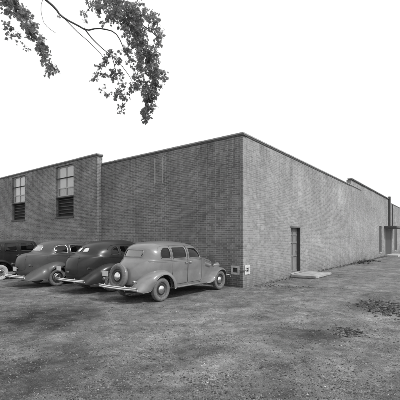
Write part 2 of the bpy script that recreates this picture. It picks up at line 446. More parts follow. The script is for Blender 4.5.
# ------------------------------------------------------------------ the building
BLD = tag(empty('brick_building', CORNER), 'long flat roofed brick school shop with a sharp corner facing the yard', 'building')
def local(p): return p - CORNER
def face_wall(name, o, d, nrm, s0, s1, z0, z1, openings, mat, parent, depth=.22, flip=False):
    """wall sheet with real openings and their reveals. o origin, d direction along, nrm outward"""
    S = sorted({s0, s1} | {q for op in openings for q in (op[0], op[1])}); Z = sorted({z0, z1} | {q for op in openings for q in (op[2], op[3])})
    V = []; F = []; UV = []
    def quad(P, uv):
        n = len(V); V.extend(P); UV.extend(uv); F.append((n, n + 1, n + 2, n + 3))
    def P(s, z, dp=0): return o + d * s + Vector((0, 0, z)) - nrm * dp
    for i in range(len(S) - 1):
        for j in range(len(Z) - 1):
            cs, cz = (S[i] + S[i + 1]) / 2, (Z[j] + Z[j + 1]) / 2
            if any(a < cs < b and c < cz < e for a, b, c, e in openings): continue
            quad([P(S[i], Z[j]), P(S[i + 1], Z[j]), P(S[i + 1], Z[j + 1]), P(S[i], Z[j + 1])],
                 [(S[i], Z[j]), (S[i + 1], Z[j]), (S[i + 1], Z[j + 1]), (S[i], Z[j + 1])])
    for (a, b, c, e) in openings:
        for (p, q) in (((a, c), (a, e)), ((b, e), (b, c)), ((a, e), (b, e)), ((b, c), (a, c))):
            n0 = (p[0] if p[0] != q[0] else 0)
            if p[0] == q[0]: uv = [(p[0], p[1]), (p[0] + depth, p[1]), (q[0] + depth, q[1]), (q[0], q[1])]
            else: uv = [(p[0], p[1]), (p[0], p[1] + depth), (q[0], q[1] + depth), (q[0], q[1])]
            quad([P(*p), P(p[0], p[1], depth), P(q[0], q[1], depth), P(*q)], uv)
    return link_mesh(name, [local(v) for v in V], F, mat, parent, uv=UV)

class Wall:
    """pixel to wall helper used once to set out real metres along each wall"""
    def __init__(s, o, d, nrm): s.o, s.d, s.n = o, d, nrm
    def s_at(s, px):
        k = (px - 200) / 341; return (s.o.x - k * s.o.y) / (k * s.d.y - s.d.x)
    def z_at(s, px, py):
        t = s.s_at(px); Y = s.o.y + s.d.y * t; return CAMH + (239 - py) / 341 * Y
    def P(s, t, z, out=0): return s.o + s.d * t + Vector((0, 0, z)) + s.n * out
LN = -RD.copy(); RN = -LD.copy()
WL = Wall(CORNER, LD, LN); WR = Wall(CORNER, RD, RN)
H = 5.43; SL0 = WL.s_at(102); H2 = 5.86
# the left wing stands .3 m proud of the corner wing
WL2 = Wall(CORNER + LN * .3, LD, LN)
SL1 = WL2.s_at(97)

def wbox(W, t0, t1, z0, z1, o0, o1):
    c = W.P((t0 + t1) / 2, (z0 + z1) / 2, (o0 + o1) / 2)
    rot = Matrix((W.d, W.n, Vector((0, 0, 1)))).transposed()
    return local(c), (abs(t1 - t0), abs(o1 - o0), abs(z1 - z0)), rot
def addw(mb, W, *a, bev=0):
    c, sz, rot = wbox(W, *a); mb.box(c, sz, rot, bev)

# vents: one each side of the corner
vL = (WL.s_at(239.6), WL.s_at(231.5)); zv0, zv1 = .44, .76
vR = (WR.s_at(244.4), WR.s_at(249.4))
zbase = -.1
openL = [(vL[0] + .06, vL[1] - .06, zv0 + .05, zv1 - .05)]
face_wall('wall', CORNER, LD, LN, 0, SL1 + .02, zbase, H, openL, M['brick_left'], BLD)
# right wall, corner wing
T1 = WR.s_at(351)
dr = (WR.s_at(290.6), WR.s_at(300.0)); dz = (.18, WR.z_at(296, 226.5))
bl = [(WR.s_at(298), WR.s_at(303.6), WR.z_at(300, 207), WR.z_at(300, 166)), (WR.s_at(337.2), WR.s_at(343.6), WR.z_at(340, 210), WR.z_at(340, 184.5))]
vRo = (vR[0] + .09, vR[1] - .09, zv0 + .07, zv1 - .07)
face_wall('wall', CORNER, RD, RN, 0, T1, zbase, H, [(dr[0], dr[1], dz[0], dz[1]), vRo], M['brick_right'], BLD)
# tall rear block
H3 = WR.z_at(388, 197.5) - .16
T2 = WR.s_at(389.5); T3 = T2 + 45
fd = (WR.s_at(384.8), WR.s_at(391.6)); 
# the long rear block: door and two slit windows
d2 = [(WR.s_at(379), WR.s_at(381.4), WR.z_at(380, 252), WR.z_at(380, 226)), (fd[0], fd[1], 0.12, WR.z_at(388, 229.5)),
      (WR.s_at(394.2), WR.s_at(397), WR.z_at(395.5, 250), WR.z_at(395.5, 226))]
T2b = WR.s_at(390.5)
face_wall('wall', CORNER + RN * .012, RD, RN, T1, T3, zbase, H3 - .35, d2, M['brick_right'], BLD)
face_wall('wall', CORNER + RN * .012, RD, RN, T1, T2, H3 - .35, H3, [], M['brick_right'], BLD)
# return walls, other sides and roof so the building is a solid
def plain(name, a, b, z0, z1, mat):
    L = (b - a).length
    V = [a + Vector((0, 0, z0)), b + Vector((0, 0, z0)), b + Vector((0, 0, z1)), a + Vector((0, 0, z1))]
    return link_mesh(name, [local(v) for v in V], [(0, 1, 2, 3)], mat, BLD, uv=[(0, z0), (L, z0), (L, z1), (0, z1)])
A0 = CORNER + LD * (SL1 - .1); A1 = CORNER + LN * .3 + LD * SL1
SLE = SL1 + 34
# window openings of the left wing
def win_open(x0, x1, xm, yt, yb):
    return (WL2.s_at(x1), WL2.s_at(x0), WL2.z_at(xm, yb), WL2.z_at(xm, yt))
wz0, wz1 = WL2.z_at(64.7, 216.5), WL2.z_at(64.7, 165.5)
wins = [(WL2.s_at(73.6), WL2.s_at(56)), (WL2.s_at(24.8), WL2.s_at(12.2))]
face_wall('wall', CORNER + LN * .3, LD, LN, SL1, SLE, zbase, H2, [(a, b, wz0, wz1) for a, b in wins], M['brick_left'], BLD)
plain('wall', A1, CORNER + LD * SL1 - LN * .02, zbase, H2, M['brick_left'])
plain('wall', CORNER + LD * SL1 - LN * .02, CORNER + LD * SLE - LN * .02, H - .5, H2, M['brick_left'])
plain('wall', CORNER + LN * .3 + LD * SLE, CORNER + LD * SLE + RD * 30, zbase, H2, M['brick_left'])
plain('wall', CORNER + RD * T1 + RN * .012, CORNER + RD * T1 + LD * .3, H - .2, H3, M['brick_right'])
plain('wall', CORNER + RD * T1 + LD * .3, CORNER + RD * T2 + LD * .3, H - .2, H3, M['brick_right'])
plain('wall', CORNER + RD * T2 + RN * .012, CORNER + RD * T2 + LD * 6, H3 - .35, H3, M['brick_right'])
plain('wall', CORNER + RD * T3 + RN * .012, CORNER + RD * T3 + LD * 30, zbase, H3 - .35, M['brick_right'])
rf = MB()
def slab(a, b, c, d, z): rf.add([local(p + Vector((0, 0, z))) for p in (a, b, c, d)], [(0, 1, 2, 3)])
slab(CORNER, CORNER + RD * T1, CORNER + RD * T1 + LD * (SL1 - .1), CORNER + LD * (SL1 - .1), H - .03)
slab(CORNER + RD * T1, CORNER + RD * T3, CORNER + RD * T3 + LD * 30, CORNER + RD * T1 + LD * 30, H - .2)
slab(CORNER + LD * SL1 + LN * .28, CORNER + LD * SLE + LN * .28, CORNER + LD * SLE + RD * T1, CORNER + LD * SL1 + RD * T1, H - .35)
rf.build('roof', M['roofing'], BLD)
# coping: pale cap stones over a bed darkened for the drip shadow, lengths with open joints
def coping(W, t0, t1, z, h=.058, out=.045):
    mb = MB(); L = 1.8; t = t0; k = 0
    while t < t1 - .01:
        e = min(t + L, t1)
        addw(mb, W, t + .004, e - .004, z + .02, z + .02 + h + random.uniform(-.004, .004), -.28, out + random.uniform(-.004, .004), bev=.01); t = e
    mb.build('coping', M['coping'], BLD)
    mb = MB(); addw(mb, W, t0 - .001, t1 + .001, z - .03, z + .018, -.26, out - .022); mb.build('coping_shade_bed', M['coping_drip_shade'], BLD)
coping(WL, -.05, SL1 - .004, H); coping(WR, .29, WR.s_at(361), H)
coping(WL2, SL1 - .06, SLE, H2)
WR3 = Wall(CORNER + RN * .06, RD, RN)
coping(WR3, WR.s_at(361) if False else T1 - .1, T2 + .1, H3); coping(WR, T2 + .15, T3, H3 - .35)
# end cap of the proud wing's coping, going back into the roof
mb = MB()
WE = Wall(A1 + LN * .0, RD, -LD)
addw(mb, WE, -.04, .345, H2 + .021, H2 + .079, -.26, .05, bev=.01); mb.build('coping', M['coping'], BLD)
mb = MB(); addw(mb, WE, -.02, .33, H2 - .028, H2 + .019, -.2, .026); mb.build('coping_shade_bed', M['coping_drip_shade'], BLD)

# bricked-in slots: infill panels a finger's width proud with pale edges
def infill(W, t0, t1, z0, z1, dpt=.005, name='bricked_window'):
    V = [W.P(t0, z0, dpt), W.P(t1, z0, dpt), W.P(t1, z1, dpt), W.P(t0, z1, dpt)]
    q = link_mesh(name, [local(v) for v in V], [(0, 1, 2, 3)], M['brick_infill'], BLD, uv=[(t0 + .07, z0), (t1 + .07, z0), (t1 + .07, z1), (t0 + .07, z1)])
    for a in (t0, t1):
        mb = MB(); addw(mb, W, a - .010, a + .010, z0, z1, 0, dpt + .006); mb.build('joint', M['concrete_grey'], q)
for a, b, c, e in bl: infill(WR, a, b, c, e)
infill(WR, WR.s_at(293.2), WR.s_at(295.8), WR.z_at(294, 187), WR.z_at(294, 164))
infill(Wall(CORNER + RN * .013, RD, RN), WR.s_at(371), WR.s_at(374.6), WR.z_at(373, 208), WR.z_at(373, 189.5))
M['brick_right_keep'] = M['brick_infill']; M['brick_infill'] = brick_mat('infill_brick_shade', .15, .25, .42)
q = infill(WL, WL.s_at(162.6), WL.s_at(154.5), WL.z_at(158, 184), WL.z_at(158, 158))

# vents with their surrounds
def vent(W, t0, t1, z0, z1, mat, bars, brd):
    mb = MB(); p = .03
    addw(mb, W, t0, t1, z1 - brd, z1, 0.001, p, bev=.006); addw(mb, W, t0, t1, z0, z0 + brd, 0.001, p, bev=.006)
    addw(mb, W, t0, t0 + brd, z0 + brd, z1 - brd, 0.001, p - .002); addw(mb, W, t1 - brd, t1, z0 + brd, z1 - brd, .001, p - .002)
    v = mb.build('vent', mat, BLD)
    mb = MB(); addw(mb, W, t0, t1, z0, z1, -.2, -.19); mb.build('cavity', M['dark_void'], v)
    mb = MB()
    for i in range(bars):
        z = z0 + brd + (z1 - z0 - 2 * brd) * (i + .5) / bars
        addw(mb, W, t0 + brd, t1 - brd, z - .012, z + .012, -.04, -.02)
    mb.build('grille', mat if bars == 1 else M['iron'], v)
vent(WL, vL[0], vL[1], zv0, zv1, M['concrete_grey'], 5, .075)
vent(WR, vR[0], vR[1], zv0 + .0, zv1 + .02, M['whitewash'], 1, .10)
mb = MB(); mb.tube([local(p) for p in (WL.P(vL[0] - .02, .60, .03), WL.P(.03, .60, .035), WL.P(-.04, .60, .03), WR.P(.04, .60, .045), WR.P(vR[0] + .02, .60, .03))], .016, 8)
mb.build('pipe', M['iron'], BLD)

# windows of the left wing: pale blinds over a dark open lower sash
for (a, b) in wins:
    wd = b - a; zt = wz1; zb = wz0
    zs = zb + (zt - zb) * .40; zl = zb + (zt - zb) * .56
    fr = MB(); o0, o1 = -.16, -.10
    for t in (a, (a + b) / 2 - .03, b - .06): addw(fr, WL2, t, t + .06, zs, zt, o0, o1)
    for z in (zs, zl, zt - .06): addw(fr, WL2, a + .06, b - .06, z, z + .055, o0 + .003, o1 - .003)
    win = fr.build('window', M['window_light'], BLD)
    p = MB(); addw(p, WL2, a, b, zl + .02, zt, -.155, -.14); p.build('blind', M['blind'], win)
    p = MB(); addw(p, WL2, a + .055, b - .055, zs + .05, zt - .055, -.134, -.130); p.build('pane', M['glass_clear'], win)
    p = MB(); addw(p, WL2, a, b, zs, zl + .02, -.172, -.158); p.build('blind', M['coping'], win)
    lo = MB()
    for t in (a, b - .05): addw(lo, WL2, t, t + .05, zb, zs, -.19, -.12)
    for i in range(6):
        z = zb + (zs - zb) * i / 6
        addw(lo, WL2, a + .05, b - .05, z, z + .035, -.18, -.14)
    lo.build('lower_sash', M['window_dark_wood'], win)
    p = MB(); addw(p, WL2, a, b, zb, zs, -.30, -.21); p.build('dark_opening', M['dark_void'], win)
    p = MB(); addw(p, WL2, a - .06, b + .06, zb - .09, zb - .001, -.1, .05, bev=.008); p.build('sill', M['window_dark_wood'], win)
    p = MB(); addw(p, WL2, a, b, zs - .07, zs - .002, -.15, .015); p.build('awning_edge', M['window_dark_wood'], win)

# near door in the long wall
mb = MB(); a, b = dr; z0, z1 = dz
addw(mb, WR, a, b, z0, z1, -.21, -.165); door = mb.build('door', M['door_wood'], BLD)
mb = MB()
for t in (a + .0, b - .09, (a + b) / 2 - .03): addw(mb, WR, t, t + .07, z0, z1, -.163, -.13)
for z in (z0 + .02, z0 + .72, z0 + 1.35, z1 - .42, z1 - .08): addw(mb, WR, a + .07, b - .09, z, z + .07, -.16, -.135)
mb.build('door_frame', M['door_wood'], door)
mb = MB(); addw(mb, WR, a - .02, b + .02, z1 - .07, z1 - .001, -.12, .02, bev=.006); mb.build('lintel', M['iron'], door)
mb = MB(); addw(mb, WR, b - .03, b - .001, z0 + .001, z1 - .072, -.16, .012); mb.build('door_jamb', M['door_dark'], door)  # dark strip over the far reveal, its shade put into the colour
mb = MB(); mb.tube([local(WR.P(b - .17, z0 + 1.0, -.12)), local(WR.P(b - .17, z0 + 1.0, -.08))], .03, 12); mb.build('door_handle', M['chrome_dull'], door)
mb = MB(); addw(mb, WR, a, b, z0 - .06, z0 - .002, -.2, .03, bev=.01); mb.build('threshold', M['concrete'], door)

# far door under its hood, slit windows, downpipe
a, b, z0, z1 = d2[1]
mb = MB(); addw(mb, WR, a, b, z0, z1, -.2, -.04); fdo = mb.build('door', M['door_dark'], BLD)
for t in (a + .001, b - .08):
    mb = MB(); addw(mb, WR, t, t + .08, z0, z1, -.03, .03); mb.build('door_jamb', M['window_light'], fdo)
mb = MB(); addw(mb, WR, a - .5, b + .7, z1 + .12, z1 + .3, .02, 1.1, bev=.02); mb.build('canopy', M['iron'], fdo)
mb = MB(); addw(mb, WR, a - .3, b + .3, -.05, .13, .02, 1.2, bev=.015); mb.build('threshold', M['concrete_grey'], fdo)
for (a, b, z0, z1) in (d2[0], d2[2]):
    mb = MB(); addw(mb, WR, a, b, z0, z1, -.2, -.02); wn_ = mb.build('window', M['door_dark'], BLD)
    mb = MB(); addw(mb, WR, a - .05, b + .05, z0 - .08, z0 - .001, -.1, .06); mb.build('sill', M['concrete'], wn_)
mb = MB(); t = WR.s_at(388.2); 
addw(mb, WR, t - .16, t + .16, WR.z_at(388, 228), H3 + .25, .02, .22, bev=.01); mb.build('downpipe', M['iron'], BLD)
mb = MB(); t = WR.s_at(391.8); addw(mb, WR, t - .12, t + .12, WR.z_at(391.5, 226), H3 - .4, .02, .12, bev=.01); mb.build('downpipe', M['iron'], BLD)

# doorstep, a thing of its own
p0, p1, p2 = gpt(288.6, 279.2), gpt(306, 280.2), gpt(325, 275)
stc = WR.P((WR.s_at(292) + WR.s_at(305)) / 2, 0)
mb = MB(); rot = Matrix((RD, RN, Vector((0, 0, 1)))).transposed()
sa, sb = WR.s_at(289.6), WR.s_at(289.6) + 2.2
mb.box(Vector((0, 0, .065)), (sb - sa, 1.15, .10), rot, .014)
mb.box(Vector((0, 0, .0)) , (sb - sa - .12, 1.05, .06), rot, 0)
st = mb.build('doorstep', M['concrete'])
st.location = WR.P((sa + sb) / 2, 0, .61)
tag(st, 'pale concrete doorstep slab on the ground below the narrow door', 'doorstep')

# weeds and scraps of growth along the foot of the long wall
mb = MB()
for i in range(1500):
    t = random.uniform(1.5, 30)
    dens = .5 + .5 * mn.noise(Vector((t * .5, 3.3, 0)))
    if random.random() > dens + .1: continue
    if sa - .05 < t < sb + .05: continue
    p = WR.P(t, 0, abs(random.gauss(.05, .10 + .10 * dens)) + .02); p.z = gz(p.x, p.y)
    h = random.uniform(.03, .12) * (1 + (1.2 if 15 < t < 19 else 0)); a = random.uniform(0, 6.28); w_ = random.uniform(.006, .014)
    e = Vector((math.cos(a), math.sin(a), 0)) * w_; lean = Vector((random.gauss(0, .4), random.gauss(0, .4), 0)) * h
    mb.add([p - e, p + e, p + lean * .5 + Vector((0, 0, h * .7)) + e * .6, p + lean + Vector((0, 0, h))], [(0, 1, 2), (0, 2, 3)])
tag(mb.build('weeds', M['weed']), 'scrubby weeds growing along the foot of the long brick wall', 'weeds', kind='stuff')
mb = MB()
for i in range(500):
    t = random.uniform(.6, 26)
    if sa - .1 < t < sb + .1: continue
    p = WR.P(t, 0, abs(random.gauss(0, .12)) + .03); p.z = gz(p.x, p.y); pebble(mb, p, random.uniform(.01, .035), .7)
for i in range(60):
    t = random.gauss(17, 1.2); p = WR.P(t, 0, abs(random.gauss(.3, .3)) + .05); p.z = gz(p.x, p.y); pebble(mb, p, random.uniform(.04, .13), .9)
tag(mb.build('rubble', M['stone_dark']), 'strip of dark stones and clods along the foot of the long wall', 'rubble', kind='stuff')

# ------------------------------------------------------------------ motor cars
BACK = Vector((1, 0, 0))
def inpoly(p, poly):
    x, y = p; c = False; n = len(poly); j = n - 1
    for i in range(n):
        xi, yi = poly[i]; xj, yj = poly[j]
        if (yi > y) != (yj > y) and x < (xj - xi) * (y - yi) / (yj - yi) + xi: c = not c
        j = i
    return c
def nearest(p, poly):
    best = None; bd = 1e9; n = len(poly)
    for i in range(n):
        a = Vector(poly[i]); b = Vector(poly[(i + 1) % n]); d = b - a; L = d.length_squared
        t = 0 if L == 0 else max(0, min(1, (Vector(p) - a).dot(d) / L)); q = a + d * t; e = (q - Vector(p)).length
        if e < bd: bd = e; best = q
    return best
def rounded(pts, r, k=5):
    """polygon with rounded corners"""
    out = []; n = len(pts)
    for i in range(n):
        p = Vector(pts[i]); a = Vector(pts[i - 1]) - p; b = Vector(pts[(i + 1) % n]) - p
        rr = min(r, a.length * .48, b.length * .48)
        a = p + a.normalized() * rr; b = p + b.normalized() * rr
        for j in range(k + 1):
            t = j / k; out.append(tuple(a * (1 - t) ** 2 + p * 2 * t * (1 - t) + b * t * t))
    res = []
    for i in range(len(out)):
        a = Vector(out[i]); b = Vector(out[(i + 1) % len(out)]); m = max(1, int((b - a).length / .04))
        for j in range(m): res.append(tuple(a + (b - a) * j / m))
    return res

def build_car(S):
    root = empty('parked_car'); pm = S['paint']
    # ---- body shell: ribs run from the centre-line silhouette to a spine on the flank
    sil = catmull(S['sil'], step=.02)
    spine = S['spine']; xa = S['xa']; zsill = S['sill']
    belt = lambda x: interp(spine, x)
    Wp = catmull([(x, w_) for x, w_ in S['plan']], step=.05)
    def W(x, z):
        b = belt(x); base = interp(Wp, x)
        if z >= b: k = 1 - S['tumble'] * ((z - b) / .55) ** 1.3
        else: k = 1 + .012 * math.sin(min(1, (b - z) / .35) * math.pi) - S.get('tuck', .05) * max(0, (.75 - z) / .45) ** 2
        return base * k
    NU = 40; rows = []; xf = S['xf']
    # find ribs
    for (x, z) in sil:
        # anchor
        if x < xa + .0001 or (z < belt(xa) and x < xa):
            A = Vector((xa, 0, min(z, belt(xa))))
            # blend fan so ribs near the top stand upright
        elif x > xf: A = Vector((xf, 0, min(z, belt(xf))))
        else: A = Vector((x, 0, belt(x)))
        C = Vector((x, 0, z)); n = S['n_tail'] if (x < xa) else (S['n_hood'] if x > S['cowl'] else S['n_roof'])
        if xa - .4 < x < xa: n = S['n_tail'] + (S['n_roof'] - S['n_tail']) * (x - xa + .4) / .4
        if S['cowl'] - .2 < x <= S['cowl']: n = S['n_roof'] + (S['n_hood'] - S['n_roof']) * (x - S['cowl'] + .2) / .2
        row = []
        for j in range(-NU, NU + 1):
            ph = abs(j) / NU * math.pi / 2
            a = max(0, math.cos(ph)) ** (2 / n); yy = math.sin(ph) ** (2 / n)
            p = A + (C - A) * a
            wv = W(p.x, p.z)
            row.append(Vector((p.x, math.copysign(wv * yy, j) if j else 0, p.z)))
        rows.append(row)
    V = []; F = []
    for r_ in rows: V += r_
    wdt = 2 * NU + 1
    for i in range(len(rows) - 1):
        for j in range(wdt - 1):
            a = i * wdt + j; F.append((a, a + wdt, a + wdt + 1, a + 1))
    # lower flanks
    nx = int((xf - xa) / .02); nz = 36
    for sd in (-1, 1):
        o = len(V)
        for i in range(nx + 1):
            x = xa + (xf - xa) * i / nx
            for k in range(nz + 1):
                z = belt(x) + (zsill - belt(x)) * k / nz; V.append(Vector((x, sd * W(x, z), z)))
        for i in range(nx):
            for k in range(nz):
                a = o + i * (nz + 1) + k; q = (a, a + 1, a + nz + 2, a + nz + 1)
                F.append(q if sd > 0 else q[::-1])
    bvh = BVHTree.FromPolygons(V, F)
    def side(x, z, sd, off=0):
        h = bvh.ray_cast(Vector((x, sd * 3, z)), Vector((0, -sd, 0)))
        return (h[0] + Vector((0, sd * off, 0))) if h[0] else Vector((x, sd * W(x, z), z))
    def rear(y, z, off=0):
        h = bvh.ray_cast(Vector((-4, y, z)), BACK); return (h[0] - BACK * off) if h[0] else Vector((-1, y, z))
    def front(y, z, off=0, zz=0):
        h = bvh.ray_cast(Vector((6, y, z)), -BACK); return (h[0] + BACK * off) if h[0] else Vector((xf, y, z))
    # ---- openings
    holes = []
    for poly in S['side_windows']:
        pl = rounded(poly, S.get('wr', .07))
        for sd in (-1, 1): holes.append(('s', sd, pl, 'side_window'))
    for poly in S['rear_windows']: holes.append(('r', 0, rounded(poly, .06), 'rear_window'))
    for poly in S['windscreen']: holes.append(('f', 0, rounded(poly, .05), 'windscreen'))
    wells = [(0, .36, .44)]
    keep = []; doorf = {}
    for fi, f in enumerate(F):
        c = (V[f[0]] + V[f[1]] + V[f[2]] + V[f[3]]) / 4; kill = False
        for (k, sd, pl, nm) in holes:
            if k == 's' and c.y * sd > .45 and c.z > .95 and inpoly((c.x, c.z), pl): kill = True
            elif k == 'r' and c.x < xa + .1 and inpoly((c.y, c.z), pl): kill = True
            elif k == 'f' and S['cowl'] - .55 < c.x < S['cowl'] + .2 and c.z > belt(c.x) and inpoly((c.y, c.z), pl): kill = True
            if kill: break
        if not kill and c.z < .8 and abs(c.y) > .3 and (c.x ** 2 + (c.z - .36) ** 2) < .44 ** 2: kill = True
        if kill: continue
        d = None
        if abs(c.y) > .45:
            for di, dp in enumerate(S['doors']):
                if inpoly((c.x, c.z), dp): d = (di, 1 if c.y > 0 else -1); break
        if d: doorf.setdefault(d, []).append(f)
        else: keep.append(f)
    # snap jagged window edges to the drawn outline
    edge = {}
    for f in keep + [f for l in doorf.values() for f in l]:
        for i in range(4):
            e = (min(f[i], f[(i + 1) % 4]), max(f[i], f[(i + 1) % 4])); edge[e] = edge.get(e, 0) + 1
    V2 = [v.copy() for v in V]
    bv = {i for e, n_ in edge.items() if n_ == 1 for i in e}
    for i in bv:
        v = V[i]; best = None
        for (k, sd, pl, nm) in holes:
            if k == 's' and v.y * sd > .45:
                q = nearest((v.x, v.z), pl); dd = math.hypot(q[0] - v.x, q[1] - v.z)
                if dd < .035 and (best is None or dd < best[0]): best = (dd, side(q[0], q[1], sd))
            elif k == 'r' and v.x < xa + .1:
                q = nearest((v.y, v.z), pl); dd = math.hypot(q[0] - v.y, q[1] - v.z)
                if dd < .035 and (best is None or dd < best[0]): best = (dd, rear(q[0], q[1]))
            elif k == 'f' and S['cowl'] - .6 < v.x < S['cowl'] + .25 and v.z > 1.1:
                q = nearest((v.y, v.z), pl); dd = math.hypot(q[0] - v.y, q[1] - v.z)
                if dd < .035 and (best is None or dd < best[0]): best = (dd, front(q[0], q[1]))
        if best: V2[i] = best[1]
    def sub(faces, name, parent):
        mp = {}; vv = []; ff = []
        for f in faces:
            q = []
            for i in f:
                if i not in mp: mp[i] = len(vv); vv.append(V2[i])
                q.append(mp[i])
            ff.append(tuple(q))
        return link_mesh(name, vv, ff, pm, parent, smooth=True)
    body = sub(keep, 'body', root)
    for (di, sd), ff in sorted(doorf.items()):
        d = sub(ff, 'door', root)
        dp = rounded(S['doors'][di], .05)
        if True:
            mb = MB(); mb.tube([side(x, z, sd, -.001) for x, z in dp], .0062, 5, closed=True); mb.build('door_seam', M['seam'], d)
        hx, hz = S['handles'][di]
        p = side(hx, hz, sd); mb = MB()
        mb.tube([p, p + Vector((0, sd * .045, 0))], .011, 8); mb.tube([p + Vector((-.02, sd * .045, 0)), p + Vector((.05, sd * .05, -.002)), p + Vector((.11, sd * .042, -.004))], [.012, .011, .007], 8)
        mb.build('door_handle', M['chrome'], d, True)
    # glass with rubber or painted rims
    def pan(k, sd, pl, nm):
        pr = {'s': lambda a, b, o=0: side(a, b, sd, o), 'r': lambda a, b, o=0: rear(a, b, o), 'f': lambda a, b, o=0: front(a, b, o)}[k]
        cx = sum(p[0] for p in pl) / len(pl); cz = sum(p[1] for p in pl) / len(pl); n_ = len(pl)
        VV = []; FF = []; rings = 6
        for i in range(rings):
            q = 1 - i / rings
            for (a, b) in pl: VV.append(pr(cx + (a - cx) * q, cz + (b - cz) * q, -.012))
        VV.append(pr(cx, cz, -.012))
        for i in range(rings - 1):
            for j in range(n_): FF.append((i * n_ + j, i * n_ + (j + 1) % n_, (i + 1) * n_ + (j + 1) % n_, (i + 1) * n_ + j))
        for j in range(n_): FF.append(((rings - 1) * n_ + j, (rings - 1) * n_ + (j + 1) % n_, len(VV) - 1))
        w_ = link_mesh(nm, VV, FF, M[S['rear_glass'] if k == 'r' else 'glass'], root, smooth=True)
        mb = MB(); mb.tube([pr(a, b, .001) for a, b in pl], .011, 7, closed=True); mb.build('frame', pm if S['rim'] == 'paint' else M[S['rim']], w_, True)
        mb = MB(); mb.tube([pr(cx + (a - cx) * .965, cz + (b - cz) * .94, -.008) for a, b in pl], .008, 5, closed=True); mb.build('seal', M['rubber'], w_, True)
    for h in holes: pan(*h)
    # mouldings along the waist
    for (zz, x0, x1, rr) in S['mould']:
        for sd in (-1, 1):
            pts = []
            x = x0
            while x <= x1: pts.append(side(x, zz + (belt(x) - belt(xa)) * 0.7, sd, .001)); x += .05
            mb = MB(); mb.tube(pts, rr, 6, flat=1.0); mb.build('moulding', pm, root, True)
    if S.get('drip'):
        for sd in (-1, 1):
            mb = MB(); mb.tube([side(x, z, sd, .004) for x, z in catmull(S['drip'], step=.05)], .010, 6); mb.build('drip_rail', pm, root, True)
    # bonnet seams, louvres
    for sd in (-1, 1):
        mb = MB(); mb.tube([side(x, belt(x) + .02, sd, 0) for x in [S['cowl'] + .12 + (xf - S['cowl'] - .15) * i / 14 for i in range(15)]], .0045, 5)
        mb.build('bonnet_seam', M['seam'], body)
        mb = MB()
        for i in range(11):
            x = S['cowl'] + .30 + i * .055; a = side(x, belt(x) - .05, sd, .003); b = side(x, belt(x) - .19, sd, .003)
            mb.tube([a, b], .009, 6)
        mb.build('louvres', pm, body, True)
    # radiator grille and its bars
    gpts = rounded([(-.17, .55), (.17, .55), (.24, .98), (-.24, .98)], .08)
    mb = MB(); mb.tube([front(a, b, .004) for a, b in gpts], .014, 8, closed=True)
    g = mb.build('grille', M['chrome_dull'], root, True)
    mb = MB()
    for i in range(-5, 6): mb.tube([front(i * .032, z, .006) for z in (.57, .7, .83, .96)], .006, 5)
    mb.build('grille_bars', M['chrome_dull'], g, True)
    # ---- floor pan, inner wells, seats, steering wheel
    mb = MB(); mb.box((S['wb'] / 2 + .1, 0, .36), (S['wb'] - .3, 1.0, .1)); mb.box((-.45, 0, .44), (.7, .8, .12))
    for sd in (-1, 1):
        for cx in (0, S['wb']):
            fr_ = cx > 1; pts = [(cx + (.40 if fr_ else .50) * math.cos(t), .33 + (.33 if fr_ else .40) * math.sin(t)) for t in [math.pi * i / 12 for i in range(13)]]
            ya, yb = (.36, .56) if fr_ else (.5, .66); VV = [Vector((x, sd * ya, z)) for x, z in pts] + [Vector((x, sd * yb, z)) for x, z in pts] + [Vector((cx, sd * ya, .3))]
            FF = [(i, i + 1, 14 + i, 13 + i) for i in range(12)] + [(i, i + 1, 26) for i in range(12)]
            mb.add(VV, FF)
    mb.tube([(0, -.62, .36), (0, .62, .36)], .045, 8); mb.tube([(S['wb'], -.62, .33), (S['wb'], .62, .33)], .035, 8)
    mb.build('chassis', M['underside'], root)
    for x0 in (.18, 1.15):
        mb = MB(); mb.box((x0 + .22, 0, .68), (.5, 1.12, .18), bev=.05); mb.box((x0 - .02, 0, .93), (.16, 1.12, .52), Matrix.Rotation(R(-12), 3, 'Y'), .06)
        mb.build('seat', M['upholstery'], root, True)
    mb = MB(); c = Vector((S['cowl'] - .3, .32, 1.02)); rt = Matrix.Rotation(R(62), 3, 'Y')
    mb.tube([c + rt @ Vector((.2 * math.cos(t), .2 * math.sin(t), 0)) for t in [math.pi * 2 * i / 24 for i in range(24)]], .012, 6, closed=True)
    mb.tube([c + rt @ Vector((-.2, 0, 0)), c + rt @ Vector((.2, 0, 0))], .009, 6); mb.tube([c, c + rt @ Vector((0, 0, .1)) * 3 * -1 if False else c + Vector((.4, 0, -.25))], .014, 6)
    mb.build('steering_wheel', M['seam'], root, True)
    # ---- wings
    def wing(top, lip, yin, yout, n=2.3, sd=1, name='fender', beadn=None):
        NT = 56; T = catmull(top, n=NT); Lp = catmull(lip, n=NT); K = 20; VV = []; FF = []
        for i in range(NT + 1):
            f = i / NT; a0, a1 = interp(yin, f), interp(yout, f)
            tx, tz = T[i]; lx, lz = Lp[i]
            for k in range(K + 1):
                ph = k / K * math.pi / 2; c = math.cos(ph) ** (2 / n); s_ = math.sin(ph) ** (2 / n)
                VV.append(Vector((lx + (tx - lx) * c, sd * (a0 + (a1 - a0) * s_), lz + (tz - lz) * c)))
            VV.append(Vector((lx, sd * (a1 - .012), lz - .004))); VV.append(Vector((lx + (tx - lx) * .12, sd * (a1 - .03), lz + (tz - lz) * .12)))
            VV.append(Vector((lx + (tx - lx) * .9, sd * (a0 + .02), lz + (tz - lz) * .9)))
        w_ = K + 4
        for i in range(NT):
            for k in range(w_ - 1):
                a = i * w_ + k; q = (a, a + 1, a + w_ + 1, a + w_); FF.append(q if sd < 0 else q[::-1])
        for e in (0, NT):
            q = tuple(e * w_ + k for k in range(w_)); FF.append(q)
        o = link_mesh(name, VV, FF, S.get('wing_paint', pm), root, smooth=True)
